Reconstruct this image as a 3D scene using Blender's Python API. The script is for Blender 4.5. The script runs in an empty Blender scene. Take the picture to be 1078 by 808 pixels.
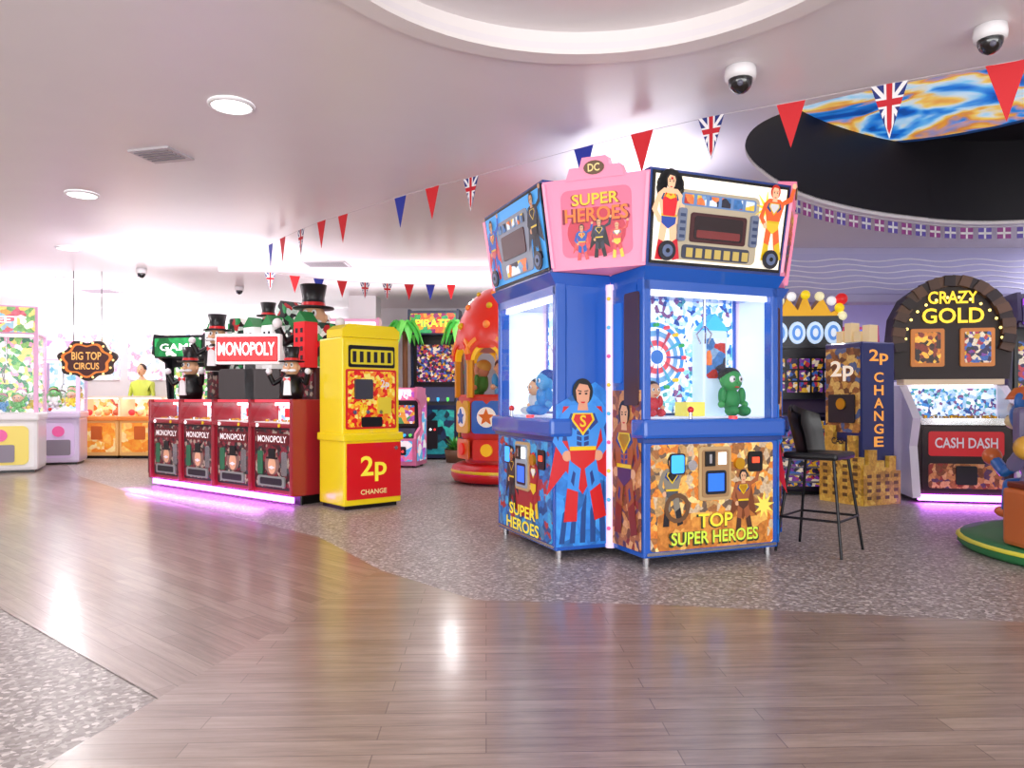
import bpy, bmesh, math, random
from mathutils import Vector, Matrix
random.seed(7)
sc=bpy.context.scene
sc.view_settings.view_transform='Standard'
pi=math.pi
# ---------------------------------------------------------------- materials
def lin(c): return c/12.92 if c<=.04045 else ((c+.055)/1.055)**2.4
def H(h,a=1): return tuple(lin(int(h[i:i+2],16)/255) for i in (0,2,4))+(a,)
MC={}
def mat(h,rough=.4,metal=0,emit=0,coat=0):
    k=(h,rough,metal,emit,coat)
    if k in MC: return MC[k]
    m=bpy.data.materials.new('paint_%s'%h); m.use_nodes=True
    nt=m.node_tree; b=nt.nodes['Principled BSDF']
    b.inputs['Base Color'].default_value=H(h)
    b.inputs['Roughness'].default_value=rough; b.inputs['Metallic'].default_value=metal
    b.inputs['Coat Weight'].default_value=coat
    if emit:
        b.inputs['Emission Color'].default_value=H(h); b.inputs['Emission Strength'].default_value=emit
    MC[k]=m; return m
def art(name,cols,scale=8,emit=0,rough=.35,dist=.6,smooth=False):
    m=bpy.data.materials.new('art_'+name); m.use_nodes=True
    nt=m.node_tree; N=nt.nodes; L=nt.links; b=N['Principled BSDF']
    tc=N.new('ShaderNodeTexCoord'); no=N.new('ShaderNodeTexNoise'); no.inputs['Scale'].default_value=scale*.6
    no.inputs['Detail'].default_value=3
    cr=N.new('ShaderNodeValToRGB'); cr.color_ramp.interpolation='LINEAR' if smooth else 'CONSTANT'
    L.new(tc.outputs['Object'],no.inputs['Vector'])
    if smooth:
        no.inputs['Distortion'].default_value=1.2
        mr=N.new('ShaderNodeMapRange'); mr.inputs[1].default_value=.3; mr.inputs[2].default_value=.72; L.new(no.outputs['Fac'],mr.inputs[0]); L.new(mr.outputs[0],cr.inputs[0])
    else:
        mx=N.new('ShaderNodeMixRGB'); mx.blend_type='ADD'; mx.inputs[0].default_value=dist/scale*2
        L.new(tc.outputs['Object'],mx.inputs[1]); L.new(no.outputs['Color'],mx.inputs[2])
        vo=N.new('ShaderNodeTexVoronoi'); vo.inputs['Scale'].default_value=scale
        L.new(mx.outputs[0],vo.inputs['Vector'])
        sp=N.new('ShaderNodeSeparateColor'); L.new(vo.outputs['Color'],sp.inputs[0]); L.new(sp.outputs[0],cr.inputs[0])
    el=cr.color_ramp.elements
    n=len(cols)
    while len(el)<n: el.new(.5)
    for i,c in enumerate(cols):
        el[i].position=i/n; el[i].color=H(c)
    n2=N.new('ShaderNodeTexNoise'); n2.inputs['Scale'].default_value=scale*2.5; L.new(tc.outputs['Object'],n2.inputs['Vector'])
    mm=N.new('ShaderNodeMixRGB'); mm.blend_type='OVERLAY'; mm.inputs[0].default_value=.6
    L.new(cr.outputs[0],mm.inputs[1]); L.new(n2.outputs['Fac'],mm.inputs[2])
    L.new(mm.outputs[0],b.inputs['Base Color']); b.inputs['Roughness'].default_value=rough
    if emit:
        L.new(mm.outputs[0],b.inputs['Emission Color']); b.inputs['Emission Strength'].default_value=emit
    return m
def glassmat():
    m=bpy.data.materials.new('clear_glass'); m.use_nodes=True
    nt=m.node_tree; N=nt.nodes; L=nt.links; N.remove(N['Principled BSDF'])
    t=N.new('ShaderNodeBsdfTransparent'); t.inputs[0].default_value=(.98,.99,1,1)
    g=N.new('ShaderNodeBsdfGlossy'); g.inputs['Roughness'].default_value=.03
    lw=N.new('ShaderNodeLayerWeight'); lw.inputs[0].default_value=.5
    p=N.new('ShaderNodeMath'); p.operation='POWER'; p.inputs[1].default_value=4; L.new(lw.outputs['Facing'],p.inputs[0])
    q=N.new('ShaderNodeMath'); q.operation='MULTIPLY_ADD'; q.inputs[1].default_value=.45; q.inputs[2].default_value=.03; L.new(p.outputs[0],q.inputs[0])
    mx=N.new('ShaderNodeMixShader'); L.new(q.outputs[0],mx.inputs[0]); L.new(t.outputs[0],mx.inputs[1]); L.new(g.outputs[0],mx.inputs[2])
    L.new(mx.outputs[0],N['Material Output'].inputs[0]); return m
GLASS=glassmat()
# ---------------------------------------------------------------- builder
def FR(o,u=(1,0,0),v=(0,0,1)):
    u=Vector(u).normalized(); v=Vector(v).normalized(); return (Vector(o),u,v,u.cross(v).normalized())
def fp(fr,x,y,h=0): return fr[0]+fr[1]*x+fr[2]*y+fr[3]*h
def ell(cx,cy,rx,ry=None,n=20,a0=0,a1=2*pi):
    ry=rx if ry is None else ry
    full=abs(a1-a0-2*pi)<1e-6
    return [(cx+rx*math.cos(a0+(a1-a0)*i/(n if full else n-1)),cy+ry*math.sin(a0+(a1-a0)*i/(n if full else n-1))) for i in range(n)]
def rect(x0,x1,y0,y1): return [(x0,y0),(x1,y0),(x1,y1),(x0,y1)]
def rrect(x0,x1,y0,y1,r=.02):
    o=[]
    for cx,cy,a in ((x1-r,y0+r,-pi/2),(x1-r,y1-r,0),(x0+r,y1-r,pi/2),(x0+r,y0+r,pi)):
        o+=ell(cx,cy,r,r,5,a,a+pi/2)
    return o
def star(cx,cy,R,r,n=5,a=pi/2):
    return [(cx+(R if i%2==0 else r)*math.cos(a+pi*i/n),cy+(R if i%2==0 else r)*math.sin(a+pi*i/n)) for i in range(2*n)]
_tc={}
def tmesh(s):
    if s in _tc: return _tc[s]
    cu=bpy.data.curves.new('t','FONT'); cu.body=s; cu.size=1; cu.offset=.02; cu.resolution_u=3
    ob=bpy.data.objects.new('t',cu); sc.collection.objects.link(ob); bpy.context.view_layer.update()
    me=bpy.data.meshes.new_from_object(ob.evaluated_get(bpy.context.evaluated_depsgraph_get()))
    vs=[(v.co.x,v.co.y) for v in me.vertices]; fs=[tuple(p.vertices) for p in me.polygons]
    bpy.data.objects.remove(ob); x0=min(v[0] for v in vs); x1=max(v[0] for v in vs); y0=min(v[1] for v in vs); y1=max(v[1] for v in vs)
    vs=[((x-(x0+x1)/2),(y-(y0+y1)/2)) for x,y in vs]
    _tc[s]=(vs,fs,x1-x0,y1-y0); return _tc[s]
class B:
    def __init__(s,name,loc=(0,0,0),rot=0):
        s.name=name; s.loc=loc; s.rot=rot; s.v=[]; s.f=[]; s.mi=[]; s.sm=[]; s.mats=[]; s.T=Matrix.Identity(4)
    def M(s,m):
        if m not in s.mats: s.mats.append(m)
        return s.mats.index(m)
    def add(s,vs,fs,m,sm=False):
        k=len(s.v); i=s.M(m)
        s.v+= [s.T@Vector(v) for v in vs]
        for f in fs: s.f.append(tuple(k+j for j in f)); s.mi.append(i); s.sm.append(sm)
    def ext(s,fr,pts,m,h0=0,h1=.002,sm=False):
        n=len(pts); vs=[fp(fr,x,y,h0) for x,y in pts]+[fp(fr,x,y,h1) for x,y in pts]
        s.add(vs,[tuple(range(n))[::-1],tuple(range(n,2*n))],m)
        s.add(vs,[(i,(i+1)%n,n+(i+1)%n,n+i) for i in range(n)],m,sm)
    def flat(s,fr,pts,m,h=0): s.add([fp(fr,x,y,h) for x,y in pts],[tuple(range(len(pts)))],m)
    def quad(s,a,b,c,d,m): s.add([a,b,c,d],[(0,1,2,3)],m)
    def box(s,x0,x1,y0,y1,z0,z1,m,bev=0):
        if bev:
            bm=bmesh.new(); bmesh.ops.create_cube(bm,size=1)
            for v in bm.verts: v.co=Vector(((x0+x1)/2+v.co.x*(x1-x0),(y0+y1)/2+v.co.y*(y1-y0),(z0+z1)/2+v.co.z*(z1-z0)))
            bmesh.ops.bevel(bm,geom=bm.edges[:],offset=bev,segments=2,affect='EDGES',profile=.6)
            bm.verts.index_update(); s.add([v.co.copy() for v in bm.verts],[tuple(v.index for v in f.verts) for f in bm.faces],m); bm.free(); return
        vs=[(x,y,z) for x in (x0,x1) for y in (y0,y1) for z in (z0,z1)]
        s.add(vs,[(0,1,3,2),(4,6,7,5),(0,4,5,1),(2,3,7,6),(0,2,6,4),(1,5,7,3)],m)
    def cyl(s,p0,p1,r0,m,r1=None,n=14,cap=True):
        r1=r0 if r1 is None else r1; p0=Vector(p0); p1=Vector(p1); d=(p1-p0).normalized()
        a=d.orthogonal().normalized(); b=d.cross(a)
        vs=[p0+(a*math.cos(2*pi*i/n)+b*math.sin(2*pi*i/n))*r0 for i in range(n)]+[p1+(a*math.cos(2*pi*i/n)+b*math.sin(2*pi*i/n))*r1 for i in range(n)]
        s.add(vs,[(i,(i+1)%n,n+(i+1)%n,n+i) for i in range(n)],m,True)
        if cap: s.add(vs,[tuple(range(n))[::-1],tuple(range(n,2*n))],m)
    def sph(s,c,r,m,n=16,k=10):
        r=(r,r,r) if not hasattr(r,'__len__') else r
        vs=[];fs=[]
        for j in range(k+1):
            t=pi*j/k
            for i in range(n):
                p=2*pi*i/n; vs.append((c[0]+r[0]*math.sin(t)*math.cos(p),c[1]+r[1]*math.sin(t)*math.sin(p),c[2]+r[2]*math.cos(t)))
        for j in range(k):
            for i in range(n): fs.append((j*n+i,(j+1)*n+i,(j+1)*n+(i+1)%n,j*n+(i+1)%n))
        s.add(vs,fs,m,True)
    def lathe(s,prof,m,c=(0,0),n=32,sm=True):
        vs=[(c[0]+r*math.cos(2*pi*i/n),c[1]+r*math.sin(2*pi*i/n),z) for r,z in prof for i in range(n)]
        s.add(vs,[(j*n+i,j*n+(i+1)%n,(j+1)*n+(i+1)%n,(j+1)*n+i) for j in range(len(prof)-1) for i in range(n)],m,sm)
    def tube(s,pts,r,m,n=8):
        for a,b in zip(pts,pts[1:]): s.cyl(a,b,r,m,n=n)
        for a in pts[1:-1]: s.sph(a,r,m,n=n,k=6)
    def arc(s,fr,cx,cy,r0,r1,a0,a1,m,h0=0,h1=.02,n=14,ys=1):
        o=[(cx+r1*math.cos(a0+(a1-a0)*i/n),cy+ys*r1*math.sin(a0+(a1-a0)*i/n)) for i in range(n+1)]
        q=[(cx+r0*math.cos(a0+(a1-a0)*i/n),cy+ys*r0*math.sin(a0+(a1-a0)*i/n)) for i in range(n+1)]
        for i in range(n): s.ext(fr,[o[i],o[i+1],q[i+1],q[i]],m,h0,h1)
    def text(s,fr,t,cx,cy,hgt,m,h=.004,w=None,rot=0,depth=0):
        vs,fs,tw,th=tmesh(t); sy=hgt/th; sx=(w/tw) if w else sy
        c,q=math.cos(rot),math.sin(rot)
        P=[(cx+x*sx*c-y*sy*q,cy+x*sx*q+y*sy*c) for x,y in vs]
        s.add([fp(fr,x,y,h+depth) for x,y in P],fs,m)
        if depth: s.add([fp(fr,x,y,h) for x,y in P],fs,m)
    def done(s):
        me=bpy.data.meshes.new(s.name); me.from_pydata([tuple(v) for v in s.v],[],s.f)
        for m in s.mats: me.materials.append(m)
        me.polygons.foreach_set('material_index',s.mi); me.polygons.foreach_set('use_smooth',s.sm); me.update()
        ob=bpy.data.objects.new(s.name,me); ob.location=s.loc; ob.rotation_euler=(0,0,s.rot); sc.collection.objects.link(ob); return ob
def R(a): return Matrix.Rotation(a,4,'Z')
def TR(x,y,z=0,a=0,k=1): return Matrix.Translation((x,y,z))@R(a)@Matrix.Scale(k,4)
# common paints
WH=mat('f4f2f4',.4); BLK=mat('0c0c10',.35); DK=mat('1d1a22',.4); CH=mat('c8c8cc',.2,1); RED=mat('d81a1e',.35,coat=.4); YEL=mat('f2cf14',.35,coat=.3)
BLU=mat('1d5cc0',.25,coat=.6); BLUD=mat('143c8c',.3,coat=.5); SKIN=mat('e8b48c',.5); GRN=mat('1f9a48',.4); PNK=mat('f48cac',.35,emit=.28); GOLD=mat('d8a024',.3,.6)
LWH=mat('ffffff',.4,emit=1.6); LBL=mat('3aa0ff',.4,emit=1.0); LPK=mat('d868ff',.4,emit=7); ORG=mat('e8681c',.4,coat=.3)
A_CITY=art('city',['3a6ea8','d8e4ee','b03028','e8c040','2a2a38','7a9cc0','e07840'],14,.35)
A_COMIC=art('comic',['e09038','e8b058','9a6438','c8b090','d07830','6a5648','f0d088','b8905c'],22,.2)
A_BROWN=art('brownart',['a8643a','c88850','7a4428','d8a070','8a3028','5a3a58'],20,.1)
A_BLUE=art('blueart',['1e6ab8','2c86d0','184888','a83038','3aa0d8','2060a8','4878a8'],18,.12)
A_MONO=art('boardart',['5a1420','2a1418','7c1c28','2a3438','a89888','401018','802030'],24,.12)
A_PRIZE=art('prizes',['ffffff','f0f4ff','e04050','40a0e0','f8d840','ffffff','70c060','e880c0','dfe8f4'],20,.7)
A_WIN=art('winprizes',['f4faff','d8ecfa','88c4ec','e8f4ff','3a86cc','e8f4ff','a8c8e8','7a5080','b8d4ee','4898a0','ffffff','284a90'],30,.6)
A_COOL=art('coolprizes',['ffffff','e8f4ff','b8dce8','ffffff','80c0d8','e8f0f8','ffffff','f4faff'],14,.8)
A_SLOT=art('slot',['2a1c48','c89828','a82838','1a1a20','3058a0','d8c8b0','703088'],24,.45)
A_RAIN=art('rainbow',['d84048','f0a040','f0d850','50a060','4088d0','a050b0','ffffff'],15,.45)
A_DOME=art('skyring',['1450a8','1e78d4','58a4e4','b8d8ec','e8c468','d89038','2a84d8','12489c'],1.8,.75,smooth=True)
A_GREEN=art('greentoys',['50a860','90c870','ffffff','e8e080','488868','f0b0c8','ffffff'],16,.6)
def hero(b,fr,cx,cy,h,suit,trunk,cape,skin,hair,boots,h0=.004,pose=0,shield=None):
    s=h/1.0; d=.0012
    P=lambda pts:[(cx+x*s,cy+y*s) for x,y in pts]
    if cape: b.flat(fr,P([(-.16,.36),(.16,.36),(.3,-.25),(.12,-.12),(0,-.3),(-.14,-.12),(-.3,-.3)]),cape,h0)
    b.flat(fr,P([(-.11,-.02),(-.01,-.06),(-.04,-.3),(-.05,-.5),(-.14,-.5),(-.13,-.25)]),suit,h0+d)
    b.flat(fr,P([(.11,-.02),(.01,-.06),(.05,-.3),(.1,-.48),(.18,-.45),(.15,-.22)]),suit,h0+d)
    b.flat(fr,P([(-.13,-.25),(-.04,-.28),(-.05,-.5),(-.16,-.5)]),boots,h0+2*d)
    b.flat(fr,P([(.15,-.22),(.06,-.28),(.1,-.5),(.2,-.47)]),boots,h0+2*d)
    b.flat(fr,P([(-.18,.3),(-.1,.37),(.1,.37),(.18,.3),(.1,0),(-.1,0)]),suit,h0+2*d)
    b.flat(fr,P([(-.11,.05),(.11,.05),(.1,-.05),(0,-.12),(-.1,-.05)]),trunk,h0+3*d)
    b.flat(fr,P([(-.11,.03),(.11,.03),(.11,.06),(-.11,.06)]),YEL,h0+4*d)
    b.flat(fr,P([(-.18,.3),(-.13,.34),(-.17,.1),(-.11,.02),(-.16,-.02),(-.25,.1)]),suit,h0+d)
    if pose: 
        b.flat(fr,P([(.18,.3),(.13,.34),(.17,.1),(.11,.02),(.16,-.02),(.25,.1)]),suit,h0+d); b.flat(fr,P(ell(.13,-.01,.04)),skin,h0+2*d)
    else:
        b.flat(fr,P([(.18,.3),(.13,.34),(.26,.42),(.3,.56),(.36,.54),(.32,.36)]),suit,h0+d); b.flat(fr,P(ell(.33,.58,.04)),skin,h0+2*d)
    b.flat(fr,P(ell(-.13,-.01,.04)),skin,h0+2*d)
    b.flat(fr,P([(-.08,.31),(.08,.31),(.1,.26),(0,.14),(-.1,.26)]),YEL,h0+4*d)
    b.flat(fr,P([(-.065,.3),(.065,.3),(.08,.26),(0,.165),(-.08,.26)]),shield or RED,h0+4.6*d)
    if shield is None: b.text(fr,'S',cx,cy+.25*s,.09*s,YEL,h0+5.4*d)
    b.flat(fr,P([(-.035,.4),(.035,.4),(.045,.33),(-.045,.33)]),skin,h0+3*d)
    b.flat(fr,P(ell(0,.47,.085,.1)),hair,h0+3*d)
    b.flat(fr,P([(-.06,.48),(-.05,.4),(-.02,.36),(.02,.36),(.05,.4),(.06,.48),(.04,.52),(-.03,.53)]),skin,h0+4*d)
    b.flat(fr,P([(-.02,.395),(.02,.395),(.012,.383),(-.012,.383)]),RED,h0+5*d)
    for q in (-1,1):
        b.flat(fr,P(ell(q*.026,.455,.012,.008,8)),BLK,h0+5*d); b.flat(fr,P([(q*.012,.475),(q*.045,.482),(q*.045,.475),(q*.012,.468)]),hair,h0+5*d)
        b.flat(fr,P([(q*.01,.28),(q*.1,.31),(q*.13,.24),(q*.06,.18)]),BLUD if suit!=BLUD else BLK,h0+2.2*d)
        if h>.6:
            for j in range(3): b.flat(fr,P([(q*.01,.17-j*.04),(q*.05,.18-j*.04),(q*.05,.15-j*.04),(q*.01,.14-j*.04)]),BLUD,h0+2.3*d)
            b.flat(fr,P([(q*.2,.24),(q*.22,.14),(q*.205,.1),(q*.18,.2)]),BLUD,h0+1.5*d)
            b.flat(fr,P([(q*.08,-.12),(q*.1,-.2),(q*.075,-.24),(q*.06,-.14)]),BLUD,h0+1.5*d)
def plush(b,x,y,z,k,body,skin,hair,mask=None):
    T0=b.T.copy(); b.T=T0@TR(x,y,z,0,k)
    b.sph((0,0,.28),(.17,.14,.2),body); b.sph((0,-.01,.6),(.2,.17,.19),skin)
    b.sph((0,.04,.68),(.205,.17,.15),hair)
    for q in (-1,1):
        b.sph((q*.2,-.03,.34),(.07,.07,.15),body); b.sph((q*.24,-.06,.2),.06,skin)
        b.sph((q*.12,-.18,.09),(.09,.16,.09),body); b.sph((q*.07,-.165,.62),(.035,.02,.04),WH,10,6); b.sph((q*.07,-.182,.62),(.018,.012,.025),BLK,8,6)
        b.sph((q*.2,0,.6),(.03,.03,.05),skin,8,6)
        if mask: b.sph((q*.07,-.145,.62),(.075,.03,.06),mask,10,6)
    b.sph((0,-.18,.56),.022,skin,8,6); b.sph((0,-.165,.49),(.05,.015,.012),RED,8,6)
    b.T=T0
# ================================================================ ROOM
CH_Z=3.0; X0,X1,Y0,Y1=-11.5,9.0,-3.0,15.5
def floor_mats():
    m=bpy.data.materials.new('speckled_carpet'); m.use_nodes=True; nt=m.node_tree;N=nt.nodes;L=nt.links;b=N['Principled BSDF']
    tc=N.new('ShaderNodeTexCoord'); vo=N.new('ShaderNodeTexVoronoi'); vo.inputs['Scale'].default_value=58; L.new(tc.outputs['Object'],vo.inputs['Vector'])
    sp=N.new('ShaderNodeSeparateColor'); L.new(vo.outputs['Color'],sp.inputs[0])
    cr=N.new('ShaderNodeValToRGB'); e=cr.color_ramp.elements; e[0].position=0; e[0].color=H('766c68'); e[1].position=1; e[1].color=H('d0c8c4')
    q=e.new(.45); q.color=H('8f8580'); q=e.new(.8); q.color=H('a69d9a')
    L.new(sp.outputs[0],cr.inputs[0]); L.new(cr.outputs[0],b.inputs['Base Color']); b.inputs['Roughness'].default_value=.38
    out=[m]
    for nm,ang in (('wood_planks_diag',math.radians(139)),('wood_planks',math.radians(2))):
        m=bpy.data.materials.new(nm); m.use_nodes=True; nt=m.node_tree;N=nt.nodes;L=nt.links;b=N['Principled BSDF']
        tc=N.new('ShaderNodeTexCoord'); mp=N.new('ShaderNodeMapping'); mp.inputs['Rotation'].default_value=(0,0,-ang); L.new(tc.outputs['Object'],mp.inputs['Vector'])
        br=N.new('ShaderNodeTexBrick'); br.inputs['Scale'].default_value=1; br.inputs['Brick Width'].default_value=.95; br.inputs['Row Height'].default_value=.1
        br.inputs['Mortar Size'].default_value=.002; br.inputs['Color1'].default_value=H('a08e82'); br.inputs['Color2'].default_value=H('8c796d'); br.inputs['Mortar'].default_value=H('6c5c52')
        br.offset=.37; L.new(mp.outputs[0],br.inputs['Vector'])
        m2=N.new('ShaderNodeMapping'); m2.inputs['Scale'].default_value=(1.2,14,1); L.new(mp.outputs[0],m2.inputs['Vector'])
        no=N.new('ShaderNodeTexNoise'); no.inputs['Scale'].default_value=2.2; no.inputs['Detail'].default_value=6; no.inputs['Roughness'].default_value=.7; L.new(m2.outputs[0],no.inputs['Vector'])
        cr=N.new('ShaderNodeValToRGB'); e=cr.color_ramp.elements; e[0].position=.3; e[0].color=(.5,.46,.43,1); e[1].position=.7; e[1].color=(1.12,1.1,1.08,1); L.new(no.outputs['Fac'],cr.inputs[0])
        mx=N.new('ShaderNodeMixRGB'); mx.blend_type='MULTIPLY'; mx.inputs[0].default_value=.85; L.new(br.outputs['Color'],mx.inputs[1]); L.new(cr.outputs[0],mx.inputs[2])
        L.new(mx.outputs[0],b.inputs['Base Color'])
        b.inputs['Roughness'].default_value=.32; b.inputs['Specular IOR Level'].default_value=.55
        b.inputs['Coat Weight'].default_value=.55; b.inputs['Coat Roughness'].default_value=.17; b.inputs['Coat IOR'].default_value=1.5
        bp=N.new('ShaderNodeBump'); bp.inputs['Strength'].default_value=.12; bp.inputs['Distance'].default_value=.01; L.new(no.outputs['Fac'],bp.inputs['Height']); L.new(bp.outputs[0],b.inputs['Normal'])
        n3=N.new('ShaderNodeTexNoise'); n3.inputs['Scale'].default_value=5; n3.inputs['Detail'].default_value=2; L.new(mp.outputs[0],n3.inputs['Vector'])
        b2=N.new('ShaderNodeBump'); b2.inputs['Strength'].default_value=.14; b2.inputs['Distance'].default_value=.01; L.new(n3.outputs['Fac'],b2.inputs['Height']); L.new(b2.outputs[0],b.inputs['Coat Normal'])
        out.append(m)
    return out
CARP,WOODL,WOODR=floor_mats()
def wallmat(name,h,rough=.45,sc_=3,amt=.06):
    m=bpy.data.materials.new(name); m.use_nodes=True; nt=m.node_tree;N=nt.nodes;L=nt.links;b=N['Principled BSDF']
    tc=N.new('ShaderNodeTexCoord'); no=N.new('ShaderNodeTexNoise'); no.inputs['Scale'].default_value=sc_; L.new(tc.outputs['Object'],no.inputs['Vector'])
    c=H(h); cr=N.new('ShaderNodeValToRGB'); e=cr.color_ramp.elements
    e[0].color=tuple(x*(1-amt) for x in c[:3])+(1,); e[1].color=tuple(min(1,x*(1+amt)) for x in c[:3])+(1,)
    L.new(no.outputs['Fac'],cr.inputs[0]); L.new(cr.outputs[0],b.inputs['Base Color']); b.inputs['Roughness'].default_value=rough; return m
CEIL=wallmat('ceiling_paint','ebe5e8',.33,amt=.02); WALL=wallmat('wall_paint','eeecf0',.5); LAV=wallmat('lavender_paint','bcb8dc',.5)
f=B('floor')
f.box(X0,X1,Y0,Y1,-.1,0,CARP)
Z=FR((0,0,0),(1,0,0),(0,1,0))
f.flat(Z,[(-1.3,2.72),(-.85,4.77),(-1.55,5.92),(-2.8,7.1),(-4.4,8.6),(-6.2,10.6),(-8,13.2),(-11.4,13.2),(-11.4,11.2),(-2.7,3.9)],WOODL,.003)
f.flat(Z,[(-1.3,2.72),(-1.41,2.21),(-1.7,-2.95),(8.9,-2.95),(8.9,3.1),(2.52,3.65),(.82,3.95),(-.2,4.05),(-.85,4.77)],WOODR,.003)
f.done()
def spline_hole(pts,n=8):
    o=[];k=len(pts)
    for i in range(k):
        p0,p1,p2,p3=[Vector(pts[(i+j-1)%k]) for j in range(4)]
        for q in range(n):
            t=q/n; o.append(.5*((2*p1)+(-p0+p2)*t+(2*p0-5*p1+4*p2-p3)*t*t+(-p0+3*p1-3*p2+p3)*t**3))
    return [(p.x,p.y) for p in o]
RC=(.355,2.79); hole1=ell(RC[0],RC[1],1.25,1.25,64)
hole2=spline_hole([(1.75,5.0),(2.3,4.5),(2.95,4.2),(4.3,3.9),(6,4.3),(7.1,6),(6.6,7.5),(5.25,8.05),(4.0,7.75),(2.9,7.1),(2.15,6.3),(1.76,5.6)])
cu=bpy.data.curves.new('c','CURVE'); cu.dimensions='2D'; cu.fill_mode='BOTH'; cu.extrude=.02
for P in (rect(X0,X1,Y0,Y1),hole1,hole2):
    s=cu.splines.new('POLY'); s.points.add(len(P)-1); s.use_cyclic_u=True
    for i,p in enumerate(P): s.points[i].co=(p[0],p[1],0,1)
ob=bpy.data.objects.new('c',cu); sc.collection.objects.link(ob); bpy.context.view_layer.update()
me=bpy.data.meshes.new_from_object(ob.evaluated_get(bpy.context.evaluated_depsgraph_get())); bpy.data.objects.remove(ob)
me.materials.clear(); me.materials.append(CEIL); co=bpy.data.objects.new('ceiling',me); co.location=(0,0,CH_Z+.02); sc.collection.objects.link(co)
RW=mat('efe9e8',.45)
t=B('trim_1'); t.arc(FR((RC[0],RC[1],2.975),(1,0,0),(0,1,0)),0,0,1.24,1.36,0,2*pi,RW,0,.025,n=64); t.done()
t=B('ceiling_recess'); t.ext(FR((0,0,3.1),(1,0,0),(0,1,0)),ell(RC[0],RC[1],1.4,1.4,48),CEIL,0,.03)
t.lathe([(1.25,3.04),(1.25,3.1)],RW,RC,64); t.done()
BLACKW=mat('15131c',.6)
t=B('ceiling_dome'); n=len(hole2)
t.add([(x,y,3.03) for x,y in hole2]+[(x,y,3.9) for x,y in hole2],[(i,(i+1)%n,n+(i+1)%n,n+i) for i in range(n)],BLACKW,True)
t.flat(FR((0,0,3.9),(1,0,0),(0,1,0)),hole2,BLACKW,0)
t.ext(FR((0,0,3.8),(1,0,0),(0,1,0)),ell(3.6,6.1,1.7,1.7,48),A_DOME,0,.04)
t.lathe([(1.7,3.8),(1.78,3.8),(1.78,3.86)],mat('2a5aa0',.4,emit=.2),(3.6,6.1),48); t.done()
for nm,a in (('wall_left',(X0-.1,X0,Y0,Y1)),('wall_right',(X1,X1+.1,Y0,Y1)),('wall_back',(X0,X1,Y1,Y1+.1))):
    w=B(nm); w.box(a[0],a[1],a[2],a[3],0,3.0,WALL); w.done()
w=B('wall_front'); w.box(X0,X1,Y0-.1,Y0,2.75,3.0,WALL); w.box(X0,X1,Y0-.1,Y0,0,.15,WALL)  # unseen wall, left mostly open so outside light fills the room
for i in range(6): x=X0+i*(X1-X0-.3)/5; w.box(x,x+.3,Y0-.1,Y0,.15,2.75,WALL)
w.done()
for i in range(5):
    x=X0+.3+i*(X1-X0-.3)/5; x2=X0+(i+1)*(X1-X0-.3)/5
    w=B('window_%d'%(i+1));  # glazing added behind the camera so sky light can enter
    for k in range(3): 
        xx=x+(x2-x-.06)*k/2; w.box(xx,xx+.06,Y0-.08,Y0-.02,.15,2.75,DK)
    w.box(x,x2,Y0-.08,Y0-.02,.15,.22,DK); w.box(x,x2,Y0-.08,Y0-.02,2.68,2.75,DK); w.box(x,x2,Y0-.055,Y0-.045,.22,2.68,GLASS); w.done()
w=B('baseboard_back'); w.box(X0,X1,Y1-.02,Y1,0,.12,WH); w.done()
w=B('wall_bulkhead'); w.box(2.6,X1,9.3,9.6,2.32,3.0,LAV); w.box(2.6,2.9,9.6,13.0,2.32,3.0,LAV)
fr=FR((3.3,9.3,2.42)); w.ext(fr,rrect(0,4.6,0,.5,.05),mat('b4b2dc',.5),0,.02)
for k in range(6):
    pts=[(x*.1+.1,.07+k*.07+.018*math.sin(x*.75+k*.5)) for x in range(44)]
    w.tube([fp(fr,x,y,.02) for x,y in pts],.008,mat('ecebfa',.4),6)
w.done()
w=B('wall_partition'); w.box(1.2,X1,13.0,13.15,0,3.0,LAV); w.done()
w=B('column'); w.box(-3.0,-2.5,13.6,14.1,0,3.0,WH); w.box(-3.04,-2.46,13.56,14.14,0,.12,WH); w.done()
w=B('trim_2'); w.box(-4.2,1.0,10.6,10.75,2.93,3.0,mat('f8f4f8',.4)); w.done()
def downlight(x,y,r=.125,p=30,col=(1,.97,.98)):
    b=B('downlight',(x,y,0)); b.lathe([(r*1.15,2.999),(r*1.15,2.985),(r,2.98),(r*.98,2.99)],WH,n=28); b.ext(FR((0,0,2.988),(1,0,0),(0,1,0)),ell(0,0,r,r,28),mat('ffffff',.4,emit=6),0,.008); b.done()
    l=bpy.data.lights.new('downlight_lamp','AREA'); l.shape='DISK'; l.size=r*1.9; l.energy=p; l.color=col
    o=bpy.data.objects.new('downlight_lamp',l); o.location=(x,y,2.975); sc.collection.objects.link(o)
for x,y in ((-1.81,4.78),(-3.98,6.86),(-5.57,9.3),(-7.0,11.6),(-8.2,13.6),(1.2,9.0),(-1.0,12.2),(-5.8,4.2),(-1.8,.6),(2.6,.6),(5.6,1.5),(4.9,10.6),(7.2,8.9)): downlight(x,y,p=30)
def vent(x,y,w,d,a=0):
    b=B('air_vent',(x,y,0),a); b.box(-w/2,w/2,-d/2,d/2,2.985,3.0,mat('c8c2c6',.5))
    for i in range(5): b.box(-w/2+.03,w/2-.03,-d/2+.03+i*(d-.06)/5,-d/2+.03+i*(d-.06)/5+.012,2.978,2.986,mat('8a858c',.5))
    b.done()
vent(-2.72,5.75,.36,.3,-.25); vent(-2.6,10.4,.6,.4); vent(-7.2,13,.6,.5)
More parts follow.
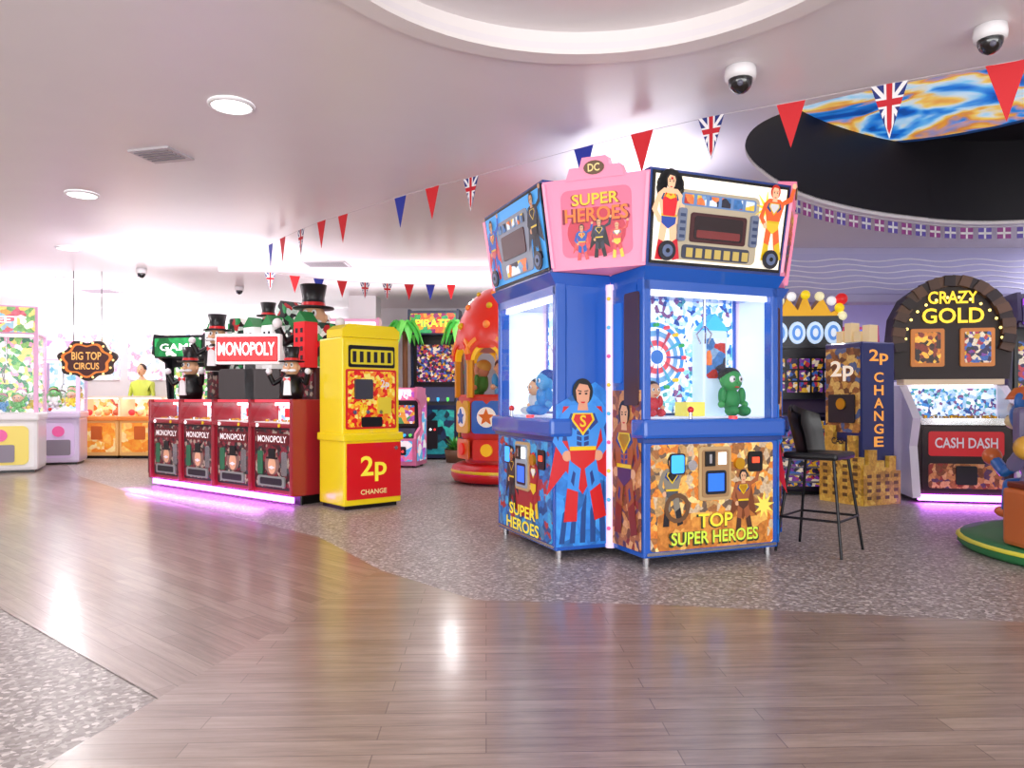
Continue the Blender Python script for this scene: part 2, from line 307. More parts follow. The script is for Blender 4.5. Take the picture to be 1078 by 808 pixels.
def domecam(x,y,r=.085):
    b=B('security_camera',(x,y,0)); b.lathe([(0,2.997),(r,2.997),(r*1.05,2.96),(r,2.93),(0,2.93)],WH,n=24); b.sph((0,0,2.93),(r*.82,r*.82,r*.95),mat('0a0a0e',.08,coat=1)); b.sph((-.02,-r*.7,2.89),r*.2,mat('666677',.2)); b.done()
domecam(1.31,4.25,.085); domecam(2.44,3.78,.075); domecam(-5.4,10.8,.07); domecam(-4.6,12.5,.07)
# ================================================================ MAIN SUPERHERO CRANE
b=B('crane_claw_machine',(1.0,5.934,0),math.radians(22))
b.box(-.56,.56,-.56,.56,.06,1.0,BLUD); b.box(-.56,.56,-.56,.56,1.85,2.55,PNK); b.box(-.3,.3,-.3,.3,1,1.85,WH)
MARQ=mat('f6eedc',.4,emit=.7)
ART_HB=art('herobg',['2f86e0','2a78cc','3a92e6','2468b4','3088dc'],7,.15)
for k in range(4):
    b.T=R(-k*pi/2); right=(k%2==0)
    b.box(-.55,.55,-.98,-.5,.06,.82,BLU,.012)
    b.box(-.58,.58,-1.03,-.86,.84,.97,BLU,.025); b.box(-.565,.565,-1.0,-.86,.815,.85,BLUD); b.box(-.55,.55,-.9,-.5,.8,.96,BLU)
    fr=FR((0,-.98,.06)); b.ext(fr,rrect(-.5,.5,.04,.74,.02),A_COMIC if right else A_BLUE,0,.006)
    b.ext(fr,rrect(-.53,.53,.015,.035,.008),CH,0,.01)
    if right:
        b.ext(fr,rrect(-.45,.45,.04,.28,.03),art('heroglow%d'%k,['d89040','b87030','e8b058','c88038'],12,.15),.0062,.0075)
        hero(b,fr,-.34,.42,.44,mat('8a8478',.5),mat('50545c',.5),None,SKIN,DK,DK,.008,shield=DK)
        hero(b,fr,.24,.33,.4,mat('a86038',.5),mat('5a3428',.5),mat('7a4020',.5),SKIN,DK,mat('503020',.5),.008,shield=GOLD)
        b.arc(fr,-.3,.32,.07,.1,0,2*pi,mat('6a4a30',.5),.012,.014); b.ext(fr,star(.42,.3,.09,.04,9),mat('f4e060',.4,emit=.2),.007,.009)
        b.text(fr,'TOP',0,.22,.1,mat('30402c',.4),.017,w=.3); b.text(fr,'TOP',.005,.226,.095,mat('e8d83c',.4,emit=.3),.019,w=.28)
        b.text(fr,'SUPER HEROES',0,.11,.1,mat('30402c',.4),.017,w=.74); b.text(fr,'SUPER HEROES',.005,.116,.085,mat('c8e048',.4,emit=.3),.019,w=.71)
    else:
        b.ext(fr,ell(0,.42,.3,.26,20),mat('a82830',.4),.006,.008); hero(b,fr,.2,.4,.45,mat('b02028',.4),YEL,None,SKIN,RED,YEL,.01,shield=WH)
        hero(b,fr,-.22,.42,.45,mat('30343c',.4),DK,mat('202838',.4),SKIN,DK,DK,.01,shield=BLK)
        b.text(fr,'SUPER',0,.2,.09,mat('f0d830',.4,emit=.3),.019,w=.5); b.text(fr,'HEROES',0,.09,.09,mat('f0d830',.4,emit=.3),.019,w=.62)
    b.ext(fr,rrect(-.13,.13,.36,.72,.02),mat('c8a878',.4),.006,.02); b.ext(fr,rrect(-.11,.11,.38,.7,.02),mat('a8845c' if right else '9aa8b8',.4),.02,.026)
    b.ext(fr,rrect(-.085,.085,.4,.56,.02),mat('101828',.3),.026,.028); b.ext(fr,rect(-.065,.065,.42,.54),mat('2868e0',.3,emit=.8),.028,.03); b.ext(fr,rect(-.09,-.01,.59,.69),BLK,.026,.035); b.ext(fr,rect(.02,.08,.6,.68),LWH,.026,.034); b.ext(fr,rect(-.06,-.04,.61,.67),CH,.035,.038)
    b.ext(fr,ell(-.19,.6,.035),CH,.006,.03); b.ext(fr,ell(.2,.6,.04),GOLD,.006,.03)
    b.ext(fr,rrect(-.36,-.24,.54,.68,.02),BLK,.006,.018); b.ext(fr,rrect(-.35,-.25,.55,.67,.015),LBL,.018,.02)
    b.ext(fr,rrect(.28,.4,.54,.68,.02),BLK,.006,.018); b.ext(fr,rect(.31,.37,.6,.64),mat('ff5030',.3,emit=.8),.018,.022)
    b.cyl((-.2,-1.0,.97),(-.2,-1.0,1.02),.012,CH,n=8); b.sph((-.2,-1.0,1.03),.022,RED,10,6); b.cyl((.15,-.995,.965),(.15,-.995,.985),.03,mat('ff4040',.3,emit=.8))
    for q in (-1,1):
        b.box(q*.525-.03,q*.525+.03,-.98,-.9,.95,1.9,BLU,.01); b.box(q*.552-.006,q*.552+.004,-.9,-.5,.95,1.86,BLU)
    b.box(-.55,.55,-.98,-.5,1.82,1.9,BLU); b.box(-.55,.55,-.9,-.5,.94,.98,mat('dfe6f0',.4,emit=.3))
    b.add([(-.5,-.972,.97),(.5,-.972,.97),(.5,-.972,1.83),(-.5,-.972,1.83)],[(0,1,2,3)],GLASS)
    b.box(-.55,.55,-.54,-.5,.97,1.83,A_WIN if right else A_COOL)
    for q in (-1,1): b.box(q*.54-.004,q*.54+.004,-.95,-.54,.97,1.83,mat('e8f2fa',.2,emit=.5))
    b.box(-.5,.5,-.93,-.9,1.79,1.82,LWH)
    def loft(z0,y0,w0,z1,y1,w1,m,yb=-.5):
        v=[(-w0,y0,z0),(w0,y0,z0),(w1,y1,z1),(-w1,y1,z1),(-w0,yb,z0),(w0,yb,z0),(w1,yb,z1),(-w1,yb,z1)]
        b.add(v,[(0,1,2,3),(4,7,6,5),(0,4,5,1),(3,2,6,7),(0,3,7,4),(1,5,6,2)],m)
    loft(1.88,-.98,.55,1.96,-1.03,.57,BLU); loft(1.96,-1.0,.55,2.58,-1.09,.57,BLUD)
    v=Vector((0,-.09,.62)).normalized(); fm=(Vector((0,-1.002,1.97)),Vector((1,0,0)),v,Vector((1,0,0)).cross(v))
    b.ext(fm,[(-.53,.015),(.53,.015),(.55,.6),(-.55,.6)],BLK,0,.008)
    b.ext(fm,[(-.515,.035),(.515,.035),(.53,.58),(-.53,.58)],MARQ if right else mat('4a98d8',.4,emit=.6),.008,.012)
    if right:
        b.ext(fm,rrect(-.36,.3,.05,.5,.04),mat('b4a890',.4,emit=.3),.012,.02); b.ext(fm,rrect(-.33,.27,.4,.48,.02),mat('6888b8',.4,emit=.3),.02,.024)
        for i in range(6): b.ext(fm,rect(-.31+i*.098,-.24+i*.098,.41,.47),A_CITY,.024,.028)
        b.ext(fm,rrect(-.25,.2,.17,.36,.02),mat('481c20',.3),.02,.028); b.ext(fm,rrect(-.22,.17,.19,.34,.02),mat('281418',.2),.028,.03)
        b.ext(fm,rrect(-.2,.15,.2,.25,.01),mat('7a3030',.3,emit=.2),.03,.032)
        for q in (-.32,.26):
            b.ext(fm,rrect(q-.03,q+.03,.17,.38,.015),mat('7a86a0',.3),.02,.04)
            for j in range(4): b.ext(fm,rect(q-.02,q+.02,.19+j*.045,.21+j*.045),mat('3a4a70',.3),.04,.042)
        b.ext(fm,rrect(-.3,.24,.06,.15,.02),mat('40455a',.3),.02,.03)
        for i in range(7): b.ext(fm,rect(-.27+i*.075,-.22+i*.075,.07,.13),mat('c8b060',.3,emit=.2),.03,.033)
        for i in range(11): a=-.5+i*.42; b.ext(fm,ell(-.42+.065*math.cos(a),.5+.075*math.sin(a),.04,.045,10),BLK,.014,.02)
        SK2=mat('f0c098',.4,emit=.35)
        hero(b,fm,-.42,.3,.52,SK2,mat('2848a0',.4,emit=.3),None,SK2,BLK,mat('c82030',.4,emit=.3),.022,pose=1,shield=mat('d8202c',.4,emit=.3))
        b.ext(fm,[(-.475,.42),(-.455,.465),(-.42,.445),(-.385,.465),(-.365,.42),(-.375,.32),(-.465,.32)],mat('d8202c',.4,emit=.3),.024,.027); b.ext(fm,[(-.46,.44),(-.42,.425),(-.38,.44),(-.395,.46),(-.42,.445),(-.445,.46)],YEL,.027,.029); b.ext(fm,star(-.42,.555,.012,.006),RED,.03,.032)
        hero(b,fm,.42,.33,.48,mat('e0602c',.4,emit=.4),mat('f0c030',.4,emit=.3),None,mat('f0c098',.4,emit=.3),mat('d03018',.4,emit=.2),YEL,.022,shield=WH); b.ext(fm,star(.36,.44,.11,.03,9),mat('f8d840',.4,emit=.5),.014,.02)
    else:
        b.ext(fm,rrect(-.3,.3,.06,.5,.04),mat('8a90a0',.4,emit=.2),.012,.02); b.ext(fm,rrect(-.22,.22,.2,.38,.02),mat('481c20',.3),.02,.028); b.ext(fm,rrect(-.2,.2,.07,.16,.02),A_CITY,.02,.024)
        for i in range(6): b.ext(fm,rect(-.25+i*.09,-.2+i*.09,.41,.47),A_CITY,.024,.028)
        hero(b,fm,-.4,.3,.45,mat('3060c0',.4,emit=.2),RED,RED,SKIN,BLK,RED,.022); hero(b,fm,.4,.32,.45,mat('282c38',.4),DK,mat('303848',.4),SKIN,BLK,DK,.022,shield=BLK)
    for q in (-1,1):
        b.ext(fm,ell(q*.42,.1,.065,.065,20),mat('20202a',.3),.03,.04); b.ext(fm,ell(q*.42,.1,.04,.04,16),mat('6a7aa0',.3),.04,.044); b.ext(fm,ell(q*.42,.1,.015,.015,10),BLK,.044,.048)
    c=[(-.55,-1.0,1.97),(-1.0,-.55,1.97),(-1.09,-.57,2.56),(-.57,-1.09,2.56)]
    b.add([Vector(p) for p in c]+[Vector((-.4,-.4,1.97)),Vector((-.4,-.4,2.56))],[(1,0,3,2),(0,1,4),(2,3,5)],PNK)
    cb=(Vector(c[0])+Vector(c[1]))/2; ct=(Vector(c[2])+Vector(c[3]))/2; uu=(Vector(c[0])-Vector(c[1])).normalized(); fv=(cb,uu,(ct-cb).normalized(),uu.cross((ct-cb).normalized()))
    b.ext(fv,rrect(-.24,.24,.08,.52,.05),mat('e87090',.4,emit=.2),0,.004); b.ext(fv,ell(0,.24,.2,.16,24),mat('c83a50',.4,emit=.15),.004,.007)
    b.text(fv,'SUPER',0,.45,.08,mat('a02030',.4),.009,w=.34); b.text(fv,'SUPER',0,.452,.074,mat('e8c030',.4,emit=.3),.012,w=.32); b.text(fv,'HEROES',0,.35,.1,mat('8a1830',.4),.01,w=.46); b.text(fv,'HEROES',.003,.354,.092,mat('f07830',.4,emit=.3),.012,w=.43)
    hero(b,fv,-.1,.17,.22,mat('3060c0',.4),RED,RED,SKIN,BLK,RED,.008); hero(b,fv,.02,.19,.24,mat('383848',.4),DK,DK,SKIN,DK,DK,.008,shield=BLK); hero(b,fv,.14,.17,.22,RED,YEL,None,SKIN,RED,YEL,.008,shield=WH)
    for q in (-1,1): b.ext(fv,[(q*.32,.02),(q*.3,.02),(q*.345,.58),(q*.365,.58)],mat('ff9ab8',.3,emit=.3),0,.02)
    b.ext(fv,[(-.2,.58),(.2,.58),(.17,.66),(.1,.66),(.08,.72),(-.08,.72),(-.1,.66),(-.17,.66)],PNK,-.12,.01); b.ext(fv,ell(0,.65,.07,.045,18),mat('6a4a30',.4),.01,.016); b.text(fv,'DC',0,.65,.05,mat('f0d890',.4,emit=.2),.018,w=.08)
    frr=(Vector((.557,-.98,.06)),Vector((0,1,0)),Vector((0,0,1)),Vector((1,0,0)))
    gl=(Vector((-.557,-.56,.06)),Vector((0,-1,0)),Vector((0,0,1)),Vector((-1,0,0)))
    b.ext(gl,rect(.02,.4,.04,1.1),A_BROWN,0,.004); b.ext(gl,rrect(.2,.38,1.0,1.75,.02),mat('4a3038',.3),0,.012); b.ext(gl,rrect(.06,.16,1.15,1.7,.02),mat('2a70d0',.3,emit=.2),0,.012)
    b.ext(gl,ell(.2,.75,.12,.16),mat('b06a40',.4),.004,.006)
    hero(b,gl,.2,.55,.85,mat('a85a34',.4),mat('5a3060',.4),None,SKIN,BLK,mat('8a3020',.4),.007,pose=1,shield=GOLD)
    b.ext(frr,[(.0,.03),(.42,.03),(.42,1.08),(.3,1.16),(.0,1.0)],ART_HB,0,.004)
    for i in range(5): b.ext(frr,[(.02+i*.08,.05),(.06+i*.08,.05),(.09+i*.07,.3+.05*i),(.05+i*.07,.26)],mat('1c4a90',.4),.004,.006)
    hero(b,frr,.2,.66,.92,mat('3a90e8',.35,emit=.1),RED,mat('d42028',.35),mat('e8a888',.5),BLK,RED,.007,pose=1)
    b.cyl((-.56,-.56,.06),(-.56,-.56,1.9),.035,mat('f0d8f0',.15,emit=.4),n=10)
    for i in range(9): b.sph((-.59,-.59,.2+i*.2),.014,mat(['f060a0','60c0f0','f0d040'][i%3],.2,emit=.3),8,6)
    for q in (-.5,.5): b.cyl((q,-.93,0),(q,-.93,.06),.025,CH,n=10)
    if right:
        fw=FR((-.22,-.56,1.4)); 
        for j,(r,c) in enumerate(((.27,'e8ecf4'),(.25,'3a90d8'),(.215,'ffffff'),(.19,'70a8d0'),(.15,'e8e0f0'),(.12,'d85060'),(.08,'ffffff'),(.05,'3070c0'))): b.ext(fw,ell(0,0,r,r,28),mat(c,.4,emit=.5),0,.03+.006*j)
        for i in range(16):
            a=i*pi/8; b.ext(fw,ell(.23*math.cos(a),.23*math.sin(a),.014,.014,8),mat(['f04050','30a050','f0c020'][i%3],.4,emit=.5),.03,.08)
        for i in range(12): a=i*pi/6; b.ext(fw,[(.05*math.cos(a),.05*math.sin(a)),(.2*math.cos(a-.07),.2*math.sin(a-.07)),(.2*math.cos(a+.07),.2*math.sin(a+.07))],mat(['2a60b0','48a8c8','b04860'][i%3],.4,emit=.4),.075,.08)
        b.box(.12,.34,-.7,-.56,.98,1.6,mat('c8dcf0',.3,emit=.4),.02); b.ext(FR((.23,-.7,1.3)),rrect(-.08,.08,-.05,.24,.02),A_CITY,0,.01); b.ext(FR((.23,-.7,1.6)),[(-.12,0),(.12,0),(0,.12)],LBL,-.1,0)
        plush(b,.27,-.82,.98,.42,mat('1f8a48',.6),mat('3a9a50',.6),mat('1a1c18',.6),WH); plush(b,-.32,-.72,.98,.3,mat('d03040',.6),SKIN,DK)
        b.box(-.05,.1,-.75,-.6,.98,1.08,mat('f0e060',.5,emit=.2)); b.cyl((.06,-.8,1.8),(.06,-.8,1.6),.012,CH); cx=.06;cy=-.8;cz=1.62
    else:
        plush(b,.0,-.8,.98,.42,mat('3a90d8',.6),mat('58a8e0',.6),mat('2050a0',.6)); plush(b,-.3,-.75,.98,.35,mat('c8d0d8',.6),SKIN,BLK); plush(b,.32,-.72,.98,.35,RED,SKIN,BLK)
        b.cyl((0,-.7,1.8),(0,-.7,1.55),.012,CH); cx=0;cy=-.7;cz=1.57
    for i in range(3): a=i*2*pi/3; b.tube([(cx,cy,cz),(cx+.06*math.cos(a),cy+.06*math.sin(a),cz-.06),(cx+.03*math.cos(a),cy+.03*math.sin(a),cz-.13)],.006,CH,6)
b.T=Matrix.Identity(4); b.box(-.5,.5,-.5,.5,2.5,2.57,BLUD); b.cyl((-.3,.1,2.56),(-.3,.1,2.995),.012,DK,n=8)
b.done()
# ================================================================ BAR STOOL
b=B('bar_stool',(2.24,5.4,0),math.radians(48))
SM=mat('141418',.35,.3); 
b.box(-.2,.2,-.19,.19,.67,.72,BLK,.02)
for sx in (-1,1):
    for sy in (-1,1): b.cyl((sx*.15,sy*.15,.69),(sx*.23,sy*.23,0),.012,SM,.01,n=8)
q=.205; P=[(-q,-q,.25),(q,-q,.25),(q,q,.25),(-q,q,.25),(-q,-q,.25)]; b.tube(P,.009,SM)
n=9; vs=[]
for z,rr,tilt in ((.71,.19,0),(.86,.21,.02),(1.0,.22,.04),(1.06,.2,.05)):
    for i in range(n): a=pi*.06+pi*.88*i/(n-1); vs.append((rr*math.cos(a),(rr+.0)*math.sin(a)*.8+tilt+.0,z+(.0 if z<1 else -.07*abs(i-4)/4)))
fs=[(j*n+i,j*n+i+1,(j+1)*n+i+1,(j+1)*n+i) for j in range(3) for i in range(n-1)]
b.add(vs,fs,BLK,True); b.add([(x*.93,y*.93-.01,z) for x,y,z in vs],fs,BLK,True)
b.done()
# ================================================================ BOARD-GAME COIN PUSHER ISLAND
b=B('coin_pusher_island',(-3.415,8.55,0),math.radians(-38.7))
MR=mat('9c1a2c',.3,coat=.5); MRD=mat('4a0c14',.3,coat=.4); D=1.3
b.box(-1.52,1.52,.04,D-.04,.1,.84,MRD); b.box(-1.46,1.46,.1,D-.1,0,.1,BLK)
A_PF=art('playfield',['f4f4ff','e86070','ffffff','8ab0d8','ffffff','e8f0f8'],22,1.0)
for side in (0,1):
    b.T=Matrix.Identity(4) if side==0 else TR(0,D,0,pi)
    for i in range(4):
        x0=-1.52+i*.76; x1=x0+.76; xm=(x0+x1)/2
        b.box(x0+.01,x1-.01,0,.5,.1,.84,MR,.015)
        fr=FR((xm,0,0)); b.ext(fr,rrect(-.33,.33,.15,.8,.03),DK,0,.008); b.ext(fr,rrect(-.31,.31,.17,.78,.03),A_MONO,.008,.012)
        b.ext(fr,rrect(-.29,.29,.62,.74,.02),mat('6a0c18',.4),.012,.015); b.text(fr,'MONOPOLY',0,.68,.07,mat('f0e8e8',.4,emit=.4),.018,w=.52)
        b.ext(fr,ell(0,.42,.13,.12),mat('8a6a60',.4),.012,.016); b.ext(fr,ell(0,.4,.07,.09),SKIN,.016,.019); b.ext(fr,rect(-.06,.06,.48,.58),BLK,.016,.022); b.ext(fr,rect(-.1,.1,.47,.49),BLK,.016,.023); b.ext(fr,[(-.06,.38),(0,.4),(.06,.38),(0,.36)],WH,.02,.023)
        b.ext(fr,rrect(-.27,-.17,.3,.55,.02),mat('2a6a48',.4,emit=.1),.012,.018); b.ext(fr,rrect(.17,.27,.3,.55,.02),CH,.012,.02); b.ext(fr,rrect(-.24,.24,.18,.29,.02),mat('8a908a',.3),.012,.03); b.ext(fr,rrect(-.2,.2,.2,.27,.02),DK,.03,.032)
        b.box(x0,x1,-.06,.06,.8,.85,MR,.02); b.ext(FR((xm,-.06,.825)),ell(-.2,0,.018),LWH,0,.01); b.ext(FR((xm,-.06,.825)),ell(.2,0,.018),YEL,0,.01)
        b.box(x0+.03,x1-.03,.0,.5,.85,.86,mat('d8d0d0',.3,emit=.5)); 
        for j in range(24): cx=x0+.08+random.random()*.58; cy=.05+random.random()*.25; b.cyl((cx,cy,.861),(cx,cy,.868+random.random()*.02),.02,GOLD if j%3 else CH,n=8)
        b.box(x0+.03,x1-.03,.3,.5,.86,1.05,A_PF); b.box(x0+.05,x1-.05,.24,.29,1.03,1.06,mat('ffffff',.4,emit=4))
        b.box(x0+.2,x1-.2,.26,.3,.9,1.0,mat('e02030',.4,emit=.5),.01)
        b.add([(x0+.03,-.04,.85),(x1-.03,-.04,.85),(x1-.03,.02,1.07),(x0+.03,.02,1.07)],[(0,1,2,3)],GLASS)
        b.box(x0,x1,.0,.5,1.065,1.1,MR,.01); b.ext(FR((xm,0,1.068)),rect(-.34,.34,0,.028),mat('f04858',.4,emit=.5),0,.004)
    for i in range(5): x=-1.52+i*.76; b.box(x-.025,x+.025,-.05,.5,.1,1.1,MR,.012)
    b.box(-1.5,1.5,-.015,.01,.03,.09,LPK)
    for i in range(5): x=-1.52+i*.76; b.cyl((x*.98,.1,0),(x*.98,.1,.1),.02,BLK)
b.T=Matrix.Identity(4)
b.box(-1.52,1.52,.45,.85,.8,1.1,MR)
fr=(Vector((1.52,.1,0)),Vector((0,1,0)),Vector((0,0,1)),Vector((1,0,0))); b.ext(fr,rrect(0,1.1,.15,.8,.04),A_MONO,0,.01); b.ext(fr,rrect(.05,1.05,.88,1.06,.02),mat('d02838',.4,emit=.3),0,.01)
A_TOP=art('skyline',['1a3a30','f0f0e8','b01820','18181c','2f8a50','c0d0c8','18181c'],14,.3)
b.box(-1.1,1.2,.5,.85,1.1,1.45,MRD); b.ext(FR((.05,.5,1.1)),rrect(-1.1,1.1,.03,.33,.03),A_MONO,0,.01)
fr=FR((.08,.52,1.45)); b.ext(fr,[(-1.15,0),(1.15,0),(1.15,.5),(.95,.5),(.95,.62),(.75,.62),(.7,.45),(.5,.45),(.5,.72),(.42,.8),(.34,.72),(.3,.5),(.1,.5),(.1,.62),(-.15,.62),(-.2,.5),(-.5,.5),(-.5,.66),(-.7,.66),(-.75,.45),(-1.0,.45),(-1.15,.35)],A_TOP,-.3,0)
for x,c in ((-.78,'f0f0f0'),(.1,'f8f4f4'),(.48,'ffffff'),(1.1,'e02028')):
    b.box(x-.1,x+.1,.35,.52,1.45,1.95,mat(c,.4,emit=.25)); b.ext(FR((x,.35,1.95)),[(-.12,0),(.12,0),(0,.12)],mat('2a8a48',.4),-.17,0); b.box(x-.02,x+.02,.4,.5,1.4,1.45,DK)
    for j in range(4):
        for i in (-1,1): b.ext(FR((x,.35,1.53+j*.1)),rect(i*.045-.02,i*.045+.02,0,.05),mat('202830',.3),0,.004)
T0=b.T.copy()
b.T=TR(.52,.1,1.49,math.radians(36))
b.box(-.37,.37,-.05,.05,0,.34,mat('f4f0f0',.4,emit=.4),.02); b.box(-.345,.345,-.07,-.04,.03,.31,mat('d01420',.3,emit=.5),.01); b.text(FR((0,-.07,.17)),'MONOPOLY',0,0,.15,mat('ffffff',.4,emit=1),.004,w=.64)
b.box(-.05,.05,-.0,.06,-.4,0,DK)
b.ext(FR((0,.02,-.39)),rrect(-.35,.35,.0,.34,.04),mat('281418',.4),0,.02); b.ext(FR((0,.04,-.39)),rrect(-.3,.3,.06,.28,.03),A_SLOT,.02,.03)
b.T=T0
def tycoon(x,y,z,k,a,hat=True):
    b.T=TR(x,y,z,a,k)
    b.lathe([(.0,0),(.26,0),(.3,.2),(.27,.45),(.16,.62),(.0,.64)],BLK,n=20); b.ext(FR((0,-.28,.3)),[(-.1,-.2),(.1,-.2),(.07,.25),(-.07,.25)],WH,-.02,.03); b.ext(FR((0,-.31,.5)),[(-.09,-.05),(0,0),(-.09,.05)],RED,0,.02); b.ext(FR((0,-.31,.5)),[(.09,-.05),(0,0),(.09,.05)],RED,0,.02)
    b.sph((0,0,.8),(.2,.19,.22),SKIN); b.sph((0,-.2,.79),(.05,.07,.05),SKIN)
    for q in (-1,1):
        b.sph((q*.09,-.2,.72),(.11,.05,.04),WH); b.sph((q*.07,-.17,.86),(.04,.03,.06),WH,10,6); b.sph((q*.07,-.197,.86),(.018,.012,.03),BLK,8,6); b.sph((q*.2,0,.8),(.03,.04,.06),SKIN,8,6)
        b.tube([(q*.25,0,.52),(q*.42,-.12,.4),(q*.5,-.2,.62)],.065,BLK); b.sph((q*.5,-.22,.7),.08,WH,10,8)
    b.lathe([(0,.94),(.32,.94),(.32,.97),(.19,.98),(.17,1.1),(.21,1.32),(0,1.33)],BLK,n=24); b.lathe([(.192,.98),(.182,1.04)],RED,n=24)
    b.T=Matrix.Identity(4)
tycoon(-1.05,.25,1.1,.5,.4); tycoon(-.5,.3,1.45,.52,.6); tycoon(-.1,.75,1.7,.45,.6); tycoon(.95,.65,1.45,.72,.6); tycoon(1.25,.15,1.1,.42,.6)
b.done()
# ================================================================ YELLOW CHANGE MACHINE
b=B('change_machine',(-1.575,7.695,0),math.radians(41))
YE=mat('f8dc10',.3,coat=.5,emit=.05)
b.box(-.33,.33,-.26,.26,.04,.7,YE,.015); b.box(-.33,.33,-.22,.26,.7,1.72,YE,.015); b.box(-.35,.35,-.28,.28,.68,.76,YE,.015); b.box(-.3,.3,-.22,.24,0,.04,BLK)
fr=FR((0,-.26,0)); b.ext(fr,rrect(-.3,.32,.1,.66,.01),mat('d8121c',.3,coat=.4,emit=.1),0,.01); b.text(fr,'2p',0,.4,.26,mat('f0e040',.4,emit=.3),.014,w=.3); b.text(fr,'CHANGE',0,.17,.05,mat('fff0a0',.4),.014,w=.3)
b.ext(fr,ell(.26,.6,.02),CH,.01,.02)
fr=FR((0,-.22,0)); b.ext(fr,rrect(-.29,.29,.8,1.4,.02),mat('d02020',.35,emit=.1),0,.01)
b.ext(fr,rrect(-.27,.27,.82,1.38,.02),art('flames',['e02818','f08020','f8c830','d81818','f8e070','e8b020'],28,.2),.01,.014)
b.ext(fr,rrect(-.26,.27,1.42,1.64,.02),BLK,0,.012); b.ext(fr,rrect(-.24,.25,1.45,1.6,.02),mat('c8b820',.4,emit=.3),.012,.018); 
for i in range(6): b.ext(fr,rect(-.22+i*.08,-.18+i*.08,1.47,1.58),DK,.018,.022)
b.ext(fr,rrect(-.2,0,1.1,1.3,.02),mat('404048',.3),.014,.04); b.ext(fr,rrect(.06,.22,.95,1.12,.02),mat('f0d838',.4),.014,.03); b.ext(fr,rrect(-.12,.12,.82,.92,.02),BLK,.014,.02); b.text(fr,'2p',-.1,1.02,.1,YE,.02); b.text(fr,'2p',.15,1.25,.1,WH,.02)
for q in (-.2,-.05,.1): b.ext(fr,ell(q,.97,.02),CH,.014,.03)
b.ext(FR((0,-.2,1.72)),[(-.33,0),(.33,0),(.33,.08),(.26,.13),(-.26,.13),(-.33,.08)],YE,-.3,.03); b.text(FR((0,-.17,1.78)),'CHANGE',0,0,.075,RED,.004,w=.44)
b.done()
# ================================================================ KIDDIE RIDE (round, beehive dome)
b=B('carousel_kiddie_ride',(-.12,9.95,0),math.radians(-20))
b.lathe([(0,.03),(.66,.03),(.7,.1),(.68,.22),(.6,.26),(.5,.27),(0,.27)],RED); b.lathe([(.5,0),(.5,.05)],BLK); b.lathe([(.69,.14),(.705,.16),(.69,.18)],YEL)
b.lathe([(.5,.27),(.5,.5),(.56,.62),(.58,.95),(.6,1.12),(.57,1.16),(.1,1.16)],mat('d83828',.4))
b.lathe([(.1,1.1),(.1,1.8)],WH); b.lathe([(.62,1.75),(.64,1.9),(.58,2.15),(.46,2.38),(.28,2.54),(.1,2.6),(0,2.61)],mat('f03018',.3,coat=.5,emit=.1)); b.lathe([(.62,1.75),(.1,1.75)],ORG); b.sph((0,0,2.64),.06,YEL)
for k in range(8):
    b.T=R(k*pi/4); fr=FR((0,-.56,0)); cs=['e83020','f8c020','2a70d0','f07820']
    b.ext(fr,rrect(-.2,.2,.32,.58,.04),mat(cs[k%4],.35,coat=.3),0,.02); b.ext(fr,ell(0,.45,.08),mat(cs[(k+1)%4],.35,emit=.2),.02,.05)
    b.ext(fr,rrect(-.21,.21,.66,1.08,.05),mat(cs[(k+2)%4],.35,coat=.3),0,.03); b.ext(fr,ell(0,.87,.13),mat('f8f0e0',.4,emit=.2),.03,.045); b.ext(fr,star(0,.87,.11,.05),mat(cs[(k+3)%4],.4),.045,.06)
    b.arc(fr,0,1.6,.16,.21,0,pi,mat('f8c020',.3,emit=.3),-.02,.05); b.arc(fr,0,1.6,.21,.26,0,pi,mat('e83818',.3,emit=.1),-.03,.07); b.arc(fr,0,1.62,.26,.31,.2,pi-.2,mat('f89028',.3,emit=.2),-.06,.06)
    b.box(-.24,-.19,-.6,-.54,1.12,1.62,mat('f8b020',.35)); b.box(.19,.24,-.6,-.54,1.12,1.62,mat('f8b020',.35))
    for j,(rr,z) in enumerate(((.6,2.05),(.5,2.3),(.35,2.48))): b.sph((0,-rr,z),.05-.008*j,YEL if (k+j)%2 else mat('f89040',.3,emit=.2),10,8)
for k in range(3):
    b.T=R(k*2*pi/3+.4); plush(b,0,-.32,1.14,.6,mat(['40a0e0','f0c020','50b050'][k],.5),SKIN,mat(['503020','e04030','f0d060'][k],.5))
b.T=Matrix.Identity(4); b.done()
